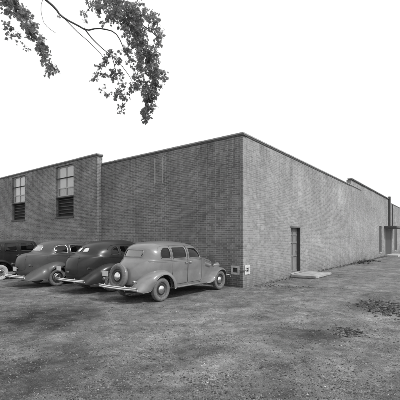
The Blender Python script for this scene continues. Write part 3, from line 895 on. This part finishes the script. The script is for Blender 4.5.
        mb = MB(); mb.tube([(x, sd * (interp(yout, i / NT) - .004), z) for i, (x, z) in enumerate(Lp)], .009, 6); mb.build('fender_bead', S.get('wing_paint', pm), o, True)
        return o
    for sd in (-1, 1):
        wing(S['rw_top'], S['rw_lip'], S['rw_in'], S['rw_out'], S.get('rw_n', 2.3), sd)
        wing(S['fw_top'], S['fw_lip'], S['fw_in'], S['fw_out'], 2.2, sd)
        # running board
        mb = MB(); x0, x1 = S['rb']; mb.box(((x0 + x1) / 2, sd * .765, .335), (x1 - x0, .24, .035), bev=.012); rb = mb.build('running_board', S.get('wing_paint', pm), root, True)
        mb = MB()
        for i in range(5): mb.box(((x0 + x1) / 2, sd * (.70 + i * .035), .356), (x1 - x0 - .06, .014, .008))
        mb.box(((x0 + x1) / 2, sd * .8865, .337), (x1 - x0 - .04, .006, .016)); mb.build('tread', M['rubber_dusty'], rb)
    # ---- wheels
    def wheel(loc, out, name='wheel', parent=None, r=.325, tilt=None, spare=False):
        Mx = Matrix.Translation(Vector(loc)) @ (tilt if tilt else (Matrix.Identity(4) if out > 0 else Matrix.Rotation(math.pi, 4, 'Z')))
        w_ = .075
        tp = [(-.055, r - .115), (-w_, r - .08), (-w_ - .004, r - .055), (-w_ + .008, r - .02), (-w_ + .024, r - .004), (-.03, r), (-.028, r - .008), (-.022, r - .008), (-.02, r), (.02, r), (.022, r - .008), (.028, r - .008), (.03, r), (w_ - .024, r - .004),
              (w_ - .008, r - .02), (w_ + .004, r - .055), (w_, r - .08), (.055, r - .115)]
        if S['whitewall']:
            mats = [M['rubber_pale'], M['rubber_dusty']]
        mb = MB(); mb.lathe(tp, 48, Mx); ty = mb.build('tyre', M['rubber_pale'] if S['whitewall'] else M['rubber_dusty'], None, True)
        ri = r - .115
        disc = [(.056, ri + .004), (.064, ri), (.05, ri - .012), (.03, ri - .022), (.022, ri - .04), (.028, ri - .06), (.036, .125), (.034, .11)]
        mb = MB(); mb.lathe(disc, 44, Mx); mb.lathe([(-.056, ri + .004), (-.05, ri - .02), (-.03, .1), (-.03, .001)], 32, Mx)
        if S.get('spokes'):
            for i in range(12):
                t = 2 * math.pi * i / 12
                mb.tube([Mx @ Vector((math.cos(t) * .06, .03, math.sin(t) * .06)), Mx @ Vector((math.cos(t) * (ri - .01), .02, math.sin(t) * (ri - .01)))], .014, 6)
        rimo = mb.build('rim', S['wheel_mat'], None, True)
        mb = MB(); mb.lathe([(.030, .122), (.052, .118), (.066, .10), (.076, .07), (.082, .035), (.084, .001)], 36, Mx); cap = mb.build('hubcap', M['chrome'], None, True)
        mb = MB(); mb.lathe([(.0315, ri - .055), (.033, ri - .058), (.0385, .128), (.037, .126)], 36, Mx) ; rg = mb.build('rim_ring', M[S.get('ring', 'seam')], None, True)
        e = empty(name); e.parent = parent or root
        for o in (ty, rimo, cap, rg): o.parent = e
        return e
    yw = .715
    for sd in (-1, 1):
        wheel((0, sd * yw, .322), sd); wheel((S['wb'], sd * yw, .322), sd)
    # ---- rear: spare, lamps, plate, bumper
    if S['spare']:
        z0 = S.get('spare_z', .71); pc = rear(0, z0); nrm = S['spare_tilt']
        tl = Matrix.Rotation(R(90), 4, 'Z') @ Matrix.Rotation(R(nrm), 4, 'X')
        c = pc + Vector((-.115, 0, .0))
        sp = wheel((c.x, 0, c.z), 1, 'spare_wheel', tilt=tl, r=.325)
        mb = MB()
        Mx = Matrix.Translation(c) @ tl
        mb.lathe([(-.07, .31), (-.02, .345), (.03, .352), (.045, .345), (.05, .325), (.047, .31)], 48, Mx); cv = mb.build('spare_band', pm, None, True); cv.parent = sp
        mb = MB(); mb.tube([c, c + Vector((.16, 0, -.02))], .06, 12); br = mb.build('spare_bracket', M['underside']); br.parent = sp
    # bumpers
    for (bx, curve, nm, zc) in ((S['rbx'], 1, 'rear_bumper', .43), (S['fbx'], -1, 'front_bumper', .42)):
        mb = MB(); pts = []
        for i in range(25):
            y = -.80 + 1.6 * i / 24; x = bx + curve * (.10 * (abs(y) / .8) ** 2.6 + .02 * (y / .8) ** 2); pts.append((x, y, zc + .006 * math.cos(y * 2)))
        # pressed blade
        VV = []; FF = []; prof = [(-.02, -.045), (-.032, -.03), (-.028, -.008), (-.02, 0), (-.028, .008), (-.032, .03), (-.02, .045), (0, .04), (0, -.04)]
        for p in pts:
            for (a, b) in prof: VV.append(Vector((p[0] + curve * a, p[1], p[2] + b)))
        n_ = len(prof)
        for i in range(24):
            for k in range(n_): FF.append((i * n_ + k, i * n_ + (k + 1) % n_, (i + 1) * n_ + (k + 1) % n_, (i + 1) * n_ + k))
        FF.append(tuple(range(n_))); FF.append(tuple(24 * n_ + k for k in range(n_)))
        mb.add(VV, FF); b = mb.build(nm, M['chrome'], root, True)
        for y in (-.42, .42):
            mb = MB()
            mb.box((bx - curve * .012 + curve * .035, y, zc), (.05, .045, .15), bev=.015)
            mb.tube([(bx + curve * .03, y, zc), (bx + curve * .2, y, zc), (bx + curve * .42, y * .9, zc + .03)], .018, 6)
            mb.build('bumper_iron', M['chrome_dull'], b, True)
    for sd in (-1, 1):
        lx, ly, lz = S['lamp']
        mb = MB(); p = Vector((lx, sd * ly, lz)); Mx = Matrix.Translation(p) @ Matrix.Rotation(R(90), 4, 'Z')
        mb.lathe([(.05, .001), (.052, .034), (.04, .042), (.0, .04), (-.06, .022), (-.09, .002)], 20, Mx)
        mb.tube([p + Vector((.05, 0, 0)), p + Vector((.10, -sd * .02, -.05))], .012, 8)
        l = mb.build('tail_lamp', M['chrome_dull'] if S['spare'] else pm, root, True)
        mb = MB(); mb.lathe([(.0535, .001), (.0535, .03)], 20, Mx); mb.build('lens', M['lens'], l)
    px_, py_, pz_ = S['plate']
    mb = MB(); mb.box((px_, py_, pz_), (.008, .25, .14), bev=.002); pl_ = mb.build('licence_plate', M['plate'], root)
    mb = MB(); mb.box((px_ + .012, py_, pz_), (.012, .27, .155)); mb.tube([(px_ + .01, py_, pz_ - .05), (px_ + .16, py_ * .92, pz_ - .12)], .012, 6); mb.build('plate_bracket', M['iron'], pl_)
    # headlamps
    for sd in (-1, 1):
        hx, hy, hz = S['head']; p = Vector((hx, sd * hy, hz)); Mx = Matrix.Translation(p) @ Matrix.Rotation(R(-90), 4, 'Z')
        mb = MB(); mb.lathe([(.10, .092), (.108, .098), (.09, .1), (.03, .09), (-.07, .06), (-.15, .025), (-.18, .001)], 28, Mx)
        mb.tube([p + Vector((-.02, 0, -.05)), p + Vector((-.02, -sd * .02, -.2))], .022, 8)
        hd_ = mb.build('headlamp', pm if not S['whitewall'] else M['chrome_dull'], root, True)
        mb = MB(); mb.lathe([(.101, .092), (.112, .05), (.115, .001)], 24, Mx); mb.build('lens', M['glass'], hd_, True)
    # bonnet emblem, tail pipe, trunk handle
    mb = MB(); mb.tube([(-.35, -.33, .28), (S['rbx'] + .12, -.35, .27)], .02, 10); mb.build('tail_pipe', M['iron'], root, True)
    if S.get('boot'):
        bp = rounded(S['boot'], .12)
        mb = MB(); mb.tube([rear(a, b, .0) for a, b in bp], .005, 5, closed=True); bt = mb.build('boot_seam', M['seam'], root)
        zc = min(b for a, b in S['boot']) + .06
        p = rear(0, zc, .02); mb = MB(); mb.tube([p + Vector((0, -.06, 0)), p + Vector((-.02, 0, 0)), p + Vector((0, .06, 0))], .013, 8); mb.build('boot_handle', M['chrome'], bt, True)
        for y in (-.3, .3):
            zt_ = max(b for a, b in S['boot']); p = rear(y, zt_, .012); mb = MB(); mb.tube([p + Vector((0, 0, -.05)), p + Vector((0, 0, .05))], .012, 6); mb.build('hinge', pm, bt, True)
    if S.get('extra'): S['extra'](root, side, rear, pm)
    return root

base = dict(
    paint=M['paint_pale'], wb=2.845, xa=.10, xf=2.95, cowl=2.06, sill=.36, tumble=.12, n_tail=2.6, n_roof=3.1, n_hood=2.3,
    # silhouette from the tail's lower edge over the roof to the foot of the grille
    sil=[(-.74, .40), (-.77, .55), (-.76, .74), (-.70, .92), (-.60, 1.05), (-.50, 1.13), (-.44, 1.19), (-.38, 1.33), (-.28, 1.50), (-.08, 1.595), (.3, 1.645), (.8, 1.66), (1.3, 1.63), (1.62, 1.575),
         (1.74, 1.51), (1.85, 1.37), (1.97, 1.225), (2.06, 1.17), (2.2, 1.15), (2.55, 1.10), (2.85, 1.03), (3.02, .94), (3.1, .82), (3.16, .66), (3.2, .48)],
    spine=[(-1, 1.12), (1.8, 1.12), (2.1, 1.05), (2.95, .88)],
    plan=[(-1, .50), (-.74, .53), (-.45, .60), (-.15, .67), (.2, .71), (.8, .725), (1.6, .705), (2.0, .63), (2.3, .52), (2.6, .43), (2.95, .33), (3.2, .25)],
    side_windows=[[(.05, 1.165), (.43, 1.165), (.43, 1.47), (.20, 1.475), (.06, 1.37)], [(.51, 1.15), (1.12, 1.15), (1.12, 1.475), (.51, 1.475)], [(1.24, 1.14), (1.84, 1.14), (1.69, 1.43), (1.24, 1.46)]],
    rear_windows=[[(-.39, 1.225), (.39, 1.225), (.34, 1.42), (-.34, 1.42)]],
    windscreen=[[(-.5, 1.25), (-.03, 1.25), (-.03, 1.48), (-.44, 1.48)], [(.03, 1.25), (.5, 1.25), (.44, 1.48), (.03, 1.48)]],
    doors=[[(.56, .40), (1.17, .40), (1.17, 1.53), (.465, 1.53), (.465, .82)], [(1.19, .40), (1.98, .40), (1.98, 1.08), (1.74, 1.49), (1.19, 1.53)]],
    handles=[(1.06, 1.02), (1.25, 1.02)],
    mould=[(1.115, -.3, 1.95, .009), (1.07, -.3, 1.95, .006)], drip=[(-.02, 1.40), (.10, 1.505), (.4, 1.53), (1.1, 1.535), (1.5, 1.51), (1.70, 1.47), (1.84, 1.28)], rim='paint', rear_glass='glass_soft',
    rw_top=[(.70, .32), (.62, .50), (.46, .70), (.22, .835), (-.04, .865), (-.30, .81), (-.54, .68), (-.74, .51), (-.88, .36)],
    rw_lip=[(.44, .30), (.405, .46), (.30, .62), (.14, .72), (-.06, .725), (-.25, .64), (-.37, .48), (-.44, .33), (-.66, .29)],
    rw_in=[(0, .66), (.4, .60), (1, .42)], rw_out=[(0, .86), (.15, .875), (.7, .865), (1, .72)],
    fw_top=[(1.90, .335), (2.12, .39), (2.34, .52), (2.54, .65), (2.78, .755), (3.02, .77), (3.22, .70), (3.34, .57), (3.38, .42)],
    fw_lip=[(1.90, .31), (2.20, .31), (2.40, .37), (2.47, .50), (2.62, .63), (2.84, .685), (3.06, .63), (3.20, .48), (3.26, .36)],
    fw_in=[(0, .60), (.2, .42), (.5, .32), (1, .26)], fw_out=[(0, .87), (.3, .865), (.6, .86), (.85, .83), (1, .74)],
    rb=(.55, 1.97), wheel_mat=M['wheel_dark'], whitewall=False, spare=True, spare_tilt=8, ring='seam',
    rbx=-1.04, fbx=3.58, lamp=(-.86, .62, .60), plate=(-.92, .52, .76), head=(3.02, .47, .80))

carA = build_car(base)
carA.location = gpt(162.4, 301.3) + LD * .79 + RD * 0.0; carA.rotation_euler = (0, 0, CAR_RZ)
tag(carA, 'pale grey sedan with round spare wheel on its back, nearest the camera', 'car', 'cars parked nose to the wall')

B = dict(base); B.update(drip=[(-.12, 1.36), (.02, 1.49), (.4, 1.535), (.9, 1.54), (1.3, 1.50), (1.48, 1.28)], paint=M['paint_black'], wheel_mat=M['paint_black'], rear_glass='glass_bright', cowl=1.78, n_roof=2.75,
    doors=[[(.40, .40), (.84, .40), (.84, 1.53), (.29, 1.53), (.29, .78)], [(.86, .40), (1.62, .40), (1.62, 1.10), (1.40, 1.53), (.86, 1.53)]], handles=[(.74, 1.02), (.92, 1.02)], mould=[(1.115, -.35, 1.7, .008), (1.07, -.35, 1.7, .005)],
    sil=[(-1.04, .40), (-1.11, .55), (-1.13, .78), (-1.08, .98), (-.97, 1.12), (-.86, 1.18), (-.76, 1.225), (-.68, 1.30), (-.54, 1.44), (-.30, 1.575), (.05, 1.655), (.6, 1.695), (1.0, 1.68), (1.32, 1.61),
         (1.42, 1.55), (1.54, 1.40), (1.67, 1.235), (1.78, 1.19), (1.98, 1.18), (2.4, 1.15), (2.8, 1.09), (3.0, 1.0), (3.12, .86), (3.20, .66), (3.24, .48)],
    spine=[(-1.1, 1.14), (1.5, 1.14), (1.9, 1.06), (2.95, .92)], xa=.1, n_tail=2.8, tumble=.17,
    plan=[(-1.1, .62), (-.6, .67), (-.1, .715), (.3, .73), (.8, .73), (1.35, .71), (1.75, .64), (2.1, .51), (2.5, .42), (2.95, .33), (3.24, .25)],
    rear_windows=[[(-.33, 1.30), (-.035, 1.30), (-.035, 1.455), (-.25, 1.455)], [(.035, 1.30), (.33, 1.30), (.25, 1.455), (.035, 1.455)]],
    side_windows=[[(-.02, 1.20), (.30, 1.20), (.30, 1.47), (.14, 1.46), (.0, 1.36)], [(.38, 1.19), (.82, 1.19), (.82, 1.48), (.38, 1.48)], [(.92, 1.19), (1.45, 1.19), (1.32, 1.46), (.92, 1.48)]],
    rw_top=[(.72, .32), (.66, .52), (.50, .76), (.22, .92), (-.08, .955), (-.40, .88), (-.72, .70), (-.98, .50), (-1.12, .34)],
    rw_lip=[(.44, .30), (.41, .46), (.30, .62), (.12, .72), (-.08, .73), (-.26, .64), (-.38, .48), (-.46, .33), (-.85, .28)],
    spare=False, rbx=-1.20, lamp=(-.86, .72, .80), plate=(-1.10, .62, .76), boot=[(-.36, .62), (.36, .62), (.33, 1.12), (-.33, 1.12)], ring='chrome_dull')
carB = build_car(B)
base_bump = Vector((-4.14, 10.79, 0))
carB.location = base_bump + RD * 1.10; carB.rotation_euler = (0, 0, CAR_RZ)
tag(carB, 'glossy black sedan with split rear window beside the pale grey sedan', 'car', 'cars parked nose to the wall')

Cc = dict(B); Cc.update(paint=M['paint_slate'], wheel_mat=M['seam'], rear_glass='glass_mid', n_tail=2.5, rbx=-1.32,
    sil=[(-.98, .40), (-1.06, .55), (-1.09, .80), (-1.05, 1.00), (-.93, 1.13), (-.74, 1.19), (-.55, 1.22), (-.44, 1.28), (-.30, 1.44), (-.10, 1.58), (.2, 1.665), (.6, 1.70), (1.0, 1.685), (1.32, 1.61),
         (1.42, 1.55), (1.54, 1.40), (1.67, 1.235), (1.78, 1.19), (1.98, 1.18), (2.4, 1.15), (2.8, 1.09), (3.0, 1.0), (3.12, .86), (3.20, .66), (3.24, .48)],
    rear_windows=[[(-.30, 1.29), (.30, 1.29), (.24, 1.47), (-.24, 1.47)]],
    rw_top=[(.62, .34), (.58, .52), (.44, .76), (.18, .90), (-.10, .92), (-.42, .82), (-.74, .63), (-1.0, .44), (-1.16, .30)],
    rw_lip=[(.42, .34), (.37, .48), (.26, .61), (.08, .68), (-.10, .68), (-.26, .60), (-.36, .46), (-.44, .31), (-1.05, .27)],
    rw_n=2.0, lamp=(-.95, .66, .80), plate=(-1.13, .1, .66), rim='chrome_dull',
    side_windows=[[(-.06, 1.20), (.44, 1.20), (.44, 1.48), (.16, 1.48), (-.04, 1.40)], [(.56, 1.19), (1.45, 1.19), (1.32, 1.46), (.56, 1.49)]],
    doors=[[(.50, .40), (1.62, .40), (1.62, 1.10), (1.40, 1.53), (.50, 1.53)]], handles=[(.62, 1.02)])
carC = build_car(Cc)
cw = Vector((-5.24, 12.40, 0)); carC.location = cw + LD * .79 + RD * .08; carC.rotation_euler = (0, 0, CAR_RZ)
tag(carC, 'slate grey two door sedan with bulging boot and single rear window', 'car', 'cars parked nose to the wall')

D = dict(base); D.update(paint=M['paint_old'], drip=None, cowl=1.78, mould=[(1.115, -.35, 1.7, .008)], spare_z=.79, wheel_mat=M['window_light'], whitewall=True, spokes=True, n_roof=3.6, n_tail=4.5, tumble=.05, xa=-.10,
    sil=[(-.62, .42), (-.64, .60), (-.64, .85), (-.61, 1.05), (-.57, 1.25), (-.53, 1.46), (-.45, 1.56), (-.30, 1.625), (0, 1.66), (.5, 1.68), (1.0, 1.675), (1.45, 1.65), (1.60, 1.63),
         (1.62, 1.60), (1.66, 1.42), (1.70, 1.22), (1.78, 1.17), (1.98, 1.165), (2.4, 1.15), (2.75, 1.14), (2.90, 1.10), (2.94, .96), (2.95, .70), (2.96, .50)],
    xf=2.80, spine=[(-1, 1.12), (1.6, 1.12), (1.9, 1.06), (2.8, 1.0)],
    plan=[(-1, .66), (-.5, .68), (.1, .70), (.8, .70), (1.45, .69), (1.75, .60), (2.1, .48), (2.5, .39), (2.95, .32)],
    side_windows=[[(-.34, 1.20), (.08, 1.20), (.08, 1.54), (-.34, 1.54)], [(.20, 1.20), (.72, 1.20), (.72, 1.55), (.20, 1.55)], [(.86, 1.20), (1.50, 1.20), (1.46, 1.55), (.86, 1.55)]],
    rear_windows=[[(-.30, 1.27), (.30, 1.27), (.30, 1.47), (-.30, 1.47)]], windscreen=[[(-.5, 1.25), (.5, 1.25), (.48, 1.55), (-.48, 1.55)]],
    doors=[[(.46, .40), (.78, .40), (.78, 1.60), (.14, 1.60), (.14, .82), (.40, .72)], [(.80, .40), (1.60, .40), (1.56, 1.60), (.80, 1.60)]], handles=[(.68, 1.02), (.88, 1.02)],
    rw_top=[(.60, .34), (.54, .52), (.40, .72), (.18, .85), (-.06, .88), (-.30, .82), (-.48, .66), (-.60, .48), (-.66, .36)],
    rw_lip=[(.50, .32), (.46, .48), (.34, .65), (.16, .76), (-.06, .79), (-.26, .73), (-.42, .58), (-.53, .42), (-.58, .34)],
    rw_in=[(0, .60), (1, .60)], rw_out=[(0, .85), (1, .85)],
    rbx=-.98, lamp=(-.76, .62, .78), plate=(-.84, .52, .70), head=(2.95, .42, .98), spare_tilt=3, ring='rubber')
carD = build_car(D)
carD.location = Vector((-8.28, 14.15, 0)) + LD * .79; carD.rotation_euler = (0, 0, CAR_RZ)
tag(carD, 'boxy black older sedan with pale tyres at the far left of the row', 'car', 'cars parked nose to the wall')

# ------------------------------------------------------------------ the overhanging tree
def tp(px, py, Y): return Vector(((px - 200) / 341 * Y, Y, CAMH + (239 - py) / 341 * Y))
TREE = tag(empty('tree', (-7.6, 4.6, 0)), 'tall broadleaf tree whose leafy branches hang down into the upper left sky', 'tree')
TB = Vector((-7.6, 4.6, 0))
mb = MB()
def branch(pts, r0, r1, seg=7):
    c = catmull([tuple(p) for p in pts], step=.12); n = len(c)
    c = [Vector(p) + Vector((mn.noise(Vector(p) * 2.1), mn.noise(Vector(p) * 2.1 + Vector((9, 0, 0))), mn.noise(Vector(p) * 2.1 + Vector((0, 9, 0))))) * .05 * (i / n) for i, p in enumerate(c)]
    mb.tube([p - TB for p in c], [r0 + (r1 - r0) * (i / (n - 1)) ** .7 for i in range(n)], seg)
    return c
branch([TB + Vector(v) for v in ((0, 0, -.2), (.05, .03, 1), (-.05, .1, 3), (.1, .1, 5), (.3, .15, 7), (.3, .3, 9.5))], .33, .1, 14)
mb.build('trunk', M['bark'], TREE, True)
mb = MB()
fork = TB + Vector((.15, .1, 5.2)); f2 = TB + Vector((.3, .15, 6.9)); f3 = TB + Vector((.1, .1, 4.6))
Y0 = 7.2
b1 = branch([fork, (-6.2, 5.6, 6.9), (-4.4, 6.5, 7.3), tp(48, 2, Y0), tp(62, 15, Y0), tp(78, 25, Y0), tp(88, 30, Y0), tp(100, 29, Y0), tp(116, 34, Y0), tp(124, 50, Y0)], .085, .008)
branch([tp(84, 28, Y0), tp(92, 38, Y0), tp(102, 48, Y0 - .05), tp(112, 56, Y0 - .1), tp(122, 66, Y0 - .1)], .014, .005)
branch([tp(56, 10, Y0), tp(66, 20, Y0 + .1), tp(78, 32, Y0 + .1), tp(90, 42, Y0 + .2), tp(104, 58, Y0 + .2), tp(100, 74, Y0 + .2)], .010, .004)
branch([(-4.4, 6.5, 7.3), tp(38, -8, Y0 - .3), tp(41, 6, Y0 - .3), tp(44, 20, Y0 - .3), tp(50, 28, Y0 - .3), tp(57, 33, Y0 - .3)], .007, .003)
b2 = branch([f2, (-5.4, 6.0, 8.2), (-3.4, 6.9, 8.0), tp(98, -18, 7.6), tp(118, 2, 7.6), tp(132, 20, 7.6), tp(140, 42, 7.6), tp(150, 62, 7.6), tp(156, 80, 7.6), tp(148, 98, 7.6), tp(145, 112, 7.6)], .09, .006)
branch([tp(132, 20, 7.6), tp(144, 26, 7.6), tp(156, 36, 7.5), tp(158, 48, 7.4)], .012, .005)
branch([tp(104, -10, 7.5), tp(90, 8, 7.4), tp(84, 18, 7.3)], .012, .005)
b3 = branch([f3, (-6.4, 5.6, 6.3), (-5.2, 6.2, 6.6), tp(8, -6, 6.6), tp(22, 20, 6.6), tp(34, 36, 6.6), tp(43, 50, 6.6), tp(47, 64, 6.6)], .06, .005)
branch([tp(112, 56, Y0), tp(116, 72, Y0), tp(120, 88, Y0), tp(122, 106, Y0)], .008, .004)
branch([tp(122, 66, Y0), tp(132, 80, Y0), tp(136, 92, Y0)], .007, .003)
upper = []
for i in range(16):
    a = random.uniform(-2.9, 1.6); L = random.uniform(2.2, 5.2)
    s_ = TB + Vector((.2, .15, random.uniform(5.5, 9.3)))
    e = s_ + Vector((math.cos(a) * L, math.sin(a) * L, random.uniform(.6, 2.0)))
    Yc = max(.5, e.y)
    if e.y > 1 and abs(e.x) < e.y * .62 and (e.z - CAMH) < .72 * e.y: continue
    m_ = (s_ + e) / 2 + Vector((0, 0, .6)); branch([s_, m_, e], .06, .01, 6); upper.append((s_, m_, e))
mb.build('branches', M['bark'], TREE, True)

# leaves: lobed blades, folded along the midrib, on clusters along the twigs
blade = [(0, 0), (.16, .20), (.34, .16), (.30, .40), (.50, .48), (.30, .62), (.28, .82), (0, 1.08)]
LV = []; LF = []
def leaf(p, L):
    L *= .86
    d = Vector((random.gauss(0, 1), random.gauss(0, 1), random.gauss(-.7, .8))).normalized()
    a = Vector((random.gauss(0, 1), random.gauss(0, 1), random.gauss(0, 1))); s_ = d.cross(a).normalized(); nrm = s_.cross(d)
    fold = random.uniform(.1, .5); curl = random.uniform(-.2, .3); n = len(LV)
    mid = []
    for (x, y) in blade: LV.append(p - TB + d * (y * L) + s_ * (x * L) + nrm * (x * fold * L + curl * L * y * y))
    for (x, y) in blade[1:-1]: LV.append(p - TB + d * (y * L) - s_ * (x * L) + nrm * (x * fold * L + curl * L * y * y))
    k = len(blade)
    LF.append(tuple(n + i for i in range(k))); LF.append((n, n + k - 1) + tuple(n + k + i for i in range(k - 3, -1, -1)))
TW = MB()
def spray(c, d, ln, L=.07, gap=.027):
    """a fine twig with leaves on both sides, drooping to its tip"""
    n = max(3, int(ln / gap)); p = Vector(c); d = d.normalized(); pts = [p.copy()]
    for i in range(n):
        d = (d + Vector((random.gauss(0, .16), random.gauss(0, .16), random.gauss(-.07, .12)))).normalized(); p = p + d * gap; pts.append(p.copy())
        if random.random() < .12: continue
        for k in range(random.choice((1, 1, 2))):
            o = Vector((random.gauss(0, 1), random.gauss(0, 1), random.gauss(0, 1))); o = (o - d * o.dot(d)).normalized()
            leaf(p + o * random.uniform(.008, .035), L * random.choice((.5, .7, .85, 1, 1.1, 1.25)))
    TW.tube([q - TB for q in pts[::2] + [pts[-1]]], [.0035 * (1 - .7 * i / (len(pts[::2]))) for i in range(len(pts[::2]) + 1)], 4)
def clump(c, rad, cnt, L=.07):
    left = cnt
    while left > 0:
        d = Vector((random.gauss(0, 1), random.gauss(0, 1), random.gauss(-.35, .8))).normalized()
        ln = rad * random.choice((.5, .8, 1, 1.2, 1.6)); st = c + Vector((random.gauss(0, .22), random.gauss(0, .22), random.gauss(0, .22))) * rad
        spray(st, d, ln, L); left -= max(3, int(ln / .027)) * 1.15
def run(pts, Y, dens, L=.07):
    """leafy shoots strung along a bough given as (px, py, radius px) at distance Y"""
    c = catmull(pts, step=3.0)
    for (x, y, r_) in c:
        rr = r_ / 341 * Y
        for q in range(2):
            clump(tp(x + random.gauss(0, .42) * r_, y + random.gauss(0, .42) * r_, Y + random.uniform(-.35, .35)), rr * .6, int(dens * r_ / 8) + 1, L)
run([(2, -10, 12), (14, 4, 11), (24, 20, 9), (33, 33, 7.5), (40, 44, 6), (45, 56, 5), (50, 67, 5), (51, 71, 4)], 6.6, 17)
run([(6, 24, 5), (10, 30, 4), (14, 38, 2.5)], 6.5, 6)
run([(104, -10, 13), (118, 4, 12), (129, 16, 12), (137, 30, 10), (143, 44, 9), (150, 58, 10), (156, 72, 10), (155, 86, 8), (149, 98, 7), (146, 110, 5), (145, 119, 3)], 7.6, 30)
run([(148, 8, 9), (154, 18, 7), (158, 32, 5), (158, 44, 4)], 7.5, 12)
run([(92, 2, 8), (106, 6, 9), (120, 16, 8), (128, 27, 7)], 7.3, 12)
run([(134, 40, 6), (138, 52, 6), (141, 66, 6), (140, 80, 6), (146, 90, 5)], 7.4, 11)
run([(124, 44, 3), (128, 54, 3.5), (130, 64, 3)], 7.3, 5)
for (x, y, r_) in ((85, 15, 3.5), (98, 12, 5), (108, 16, 5), (102, 22, 3), (106, 60, 5), (112, 53, 5), (118, 60, 5), (100, 66, 4), (97, 72, 5), (94, 78, 3), (106, 74, 4), (115, 76, 5.5), (121, 74, 4), (112, 70, 4), (119, 90, 5),
                   (116, 97, 4), (123, 96, 5), (121, 106, 4), (122, 112, 2.5), (103, 90, 3), (110, 94, 2), (106, 93, 2), (135, 86, 5), (130, 90, 4), (126, 50, 3), (131, 58, 3), (124, 84, 3), (20, 34, 3), (28, 48, 2.5), (41, 36, 3), (60, 14, 2)):
    clump(tp(x, y, Y0 + random.uniform(-.2, .2)), r_ / 341 * Y0 * .95, int(r_ * r_ * 1.1) + 5, .066)
# main crown above and to the left, out of the picture but shading the yard
for (s_, m_, e) in upper:
    for k in range(9):
        t = .35 + .65 * random.random(); c = s_.lerp(e, t) + Vector((random.gauss(0, .5), random.gauss(0, .5), random.gauss(.2, .4)))
        for q in range(3):
            cc = c + Vector((random.gauss(0, .25),) * 1 + (random.gauss(0, .25), random.gauss(0, .25)))
            if cc.y > .5 and abs(cc.x) < cc.y * .64 and (cc.z - CAMH) < .74 * cc.y: continue
            clump(cc, .45, 20, .10)
print('leaves', len(LF) // 2)
link_mesh('foliage', LV, LF, M['leaf'], TREE)
TW.build('twigs', M['bark'], TREE)

# ------------------------------------------------------------------ sky, sun, camera
SUN_AZ = Vector((.83, -.56)).normalized(); EL = R(47)
wd = bpy.data.worlds.new('World'); SC.world = wd; wd.use_nodes = True; nt = wd.node_tree
bg = nt.nodes['Background']; sky = nt.nodes.new('ShaderNodeTexSky'); sky.sky_type = 'NISHITA'; sky.sun_disc = False
sky.sun_elevation = EL; sky.sun_rotation = math.atan2(SUN_AZ.x, SUN_AZ.y); sky.air_density = 1.5; sky.dust_density = 4; sky.altitude = 50
bw = nt.nodes.new('ShaderNodeRGBToBW'); nt.links.new(sky.outputs[0], bw.inputs[0])
ad = nt.nodes.new('ShaderNodeMath'); ad.operation = 'MULTIPLY_ADD'; nt.links.new(bw.outputs[0], ad.inputs[0]); ad.inputs[1].default_value = .35; ad.inputs[2].default_value = 9.6
nt.links.new(ad.outputs[0], bg.inputs['Color']); bg.inputs['Strength'].default_value = .1
sl = bpy.data.lights.new('sun', 'SUN'); sl.energy = 2.6; sl.angle = R(7); sl.color = (1, 1, 1)
so = bpy.data.objects.new('sun', sl); COL.objects.link(so)
dirv = Vector((SUN_AZ.x * math.cos(EL), SUN_AZ.y * math.cos(EL), math.sin(EL)))
so.rotation_euler = dirv.to_track_quat('Z', 'Y').to_euler(); so.location = dirv * 50

cam = bpy.data.cameras.new('camera'); co = bpy.data.objects.new('camera', cam); COL.objects.link(co)
co.location = (0, 0, CAMH); co.rotation_euler = (R(90), 0, 0)
cam.sensor_width = 36; cam.lens = 36 * 341 / 400; cam.shift_y = 39 / 400; cam.clip_start = .05; cam.clip_end = 4000
SC.camera = co
vs = SC.view_settings; vs.view_transform = 'Standard'; vs.look = 'None'; vs.exposure = 0; vs.gamma = 1; vs.use_curve_mapping = False
SC.cycles.max_bounces = 8; SC.cycles.transparent_max_bounces = 16
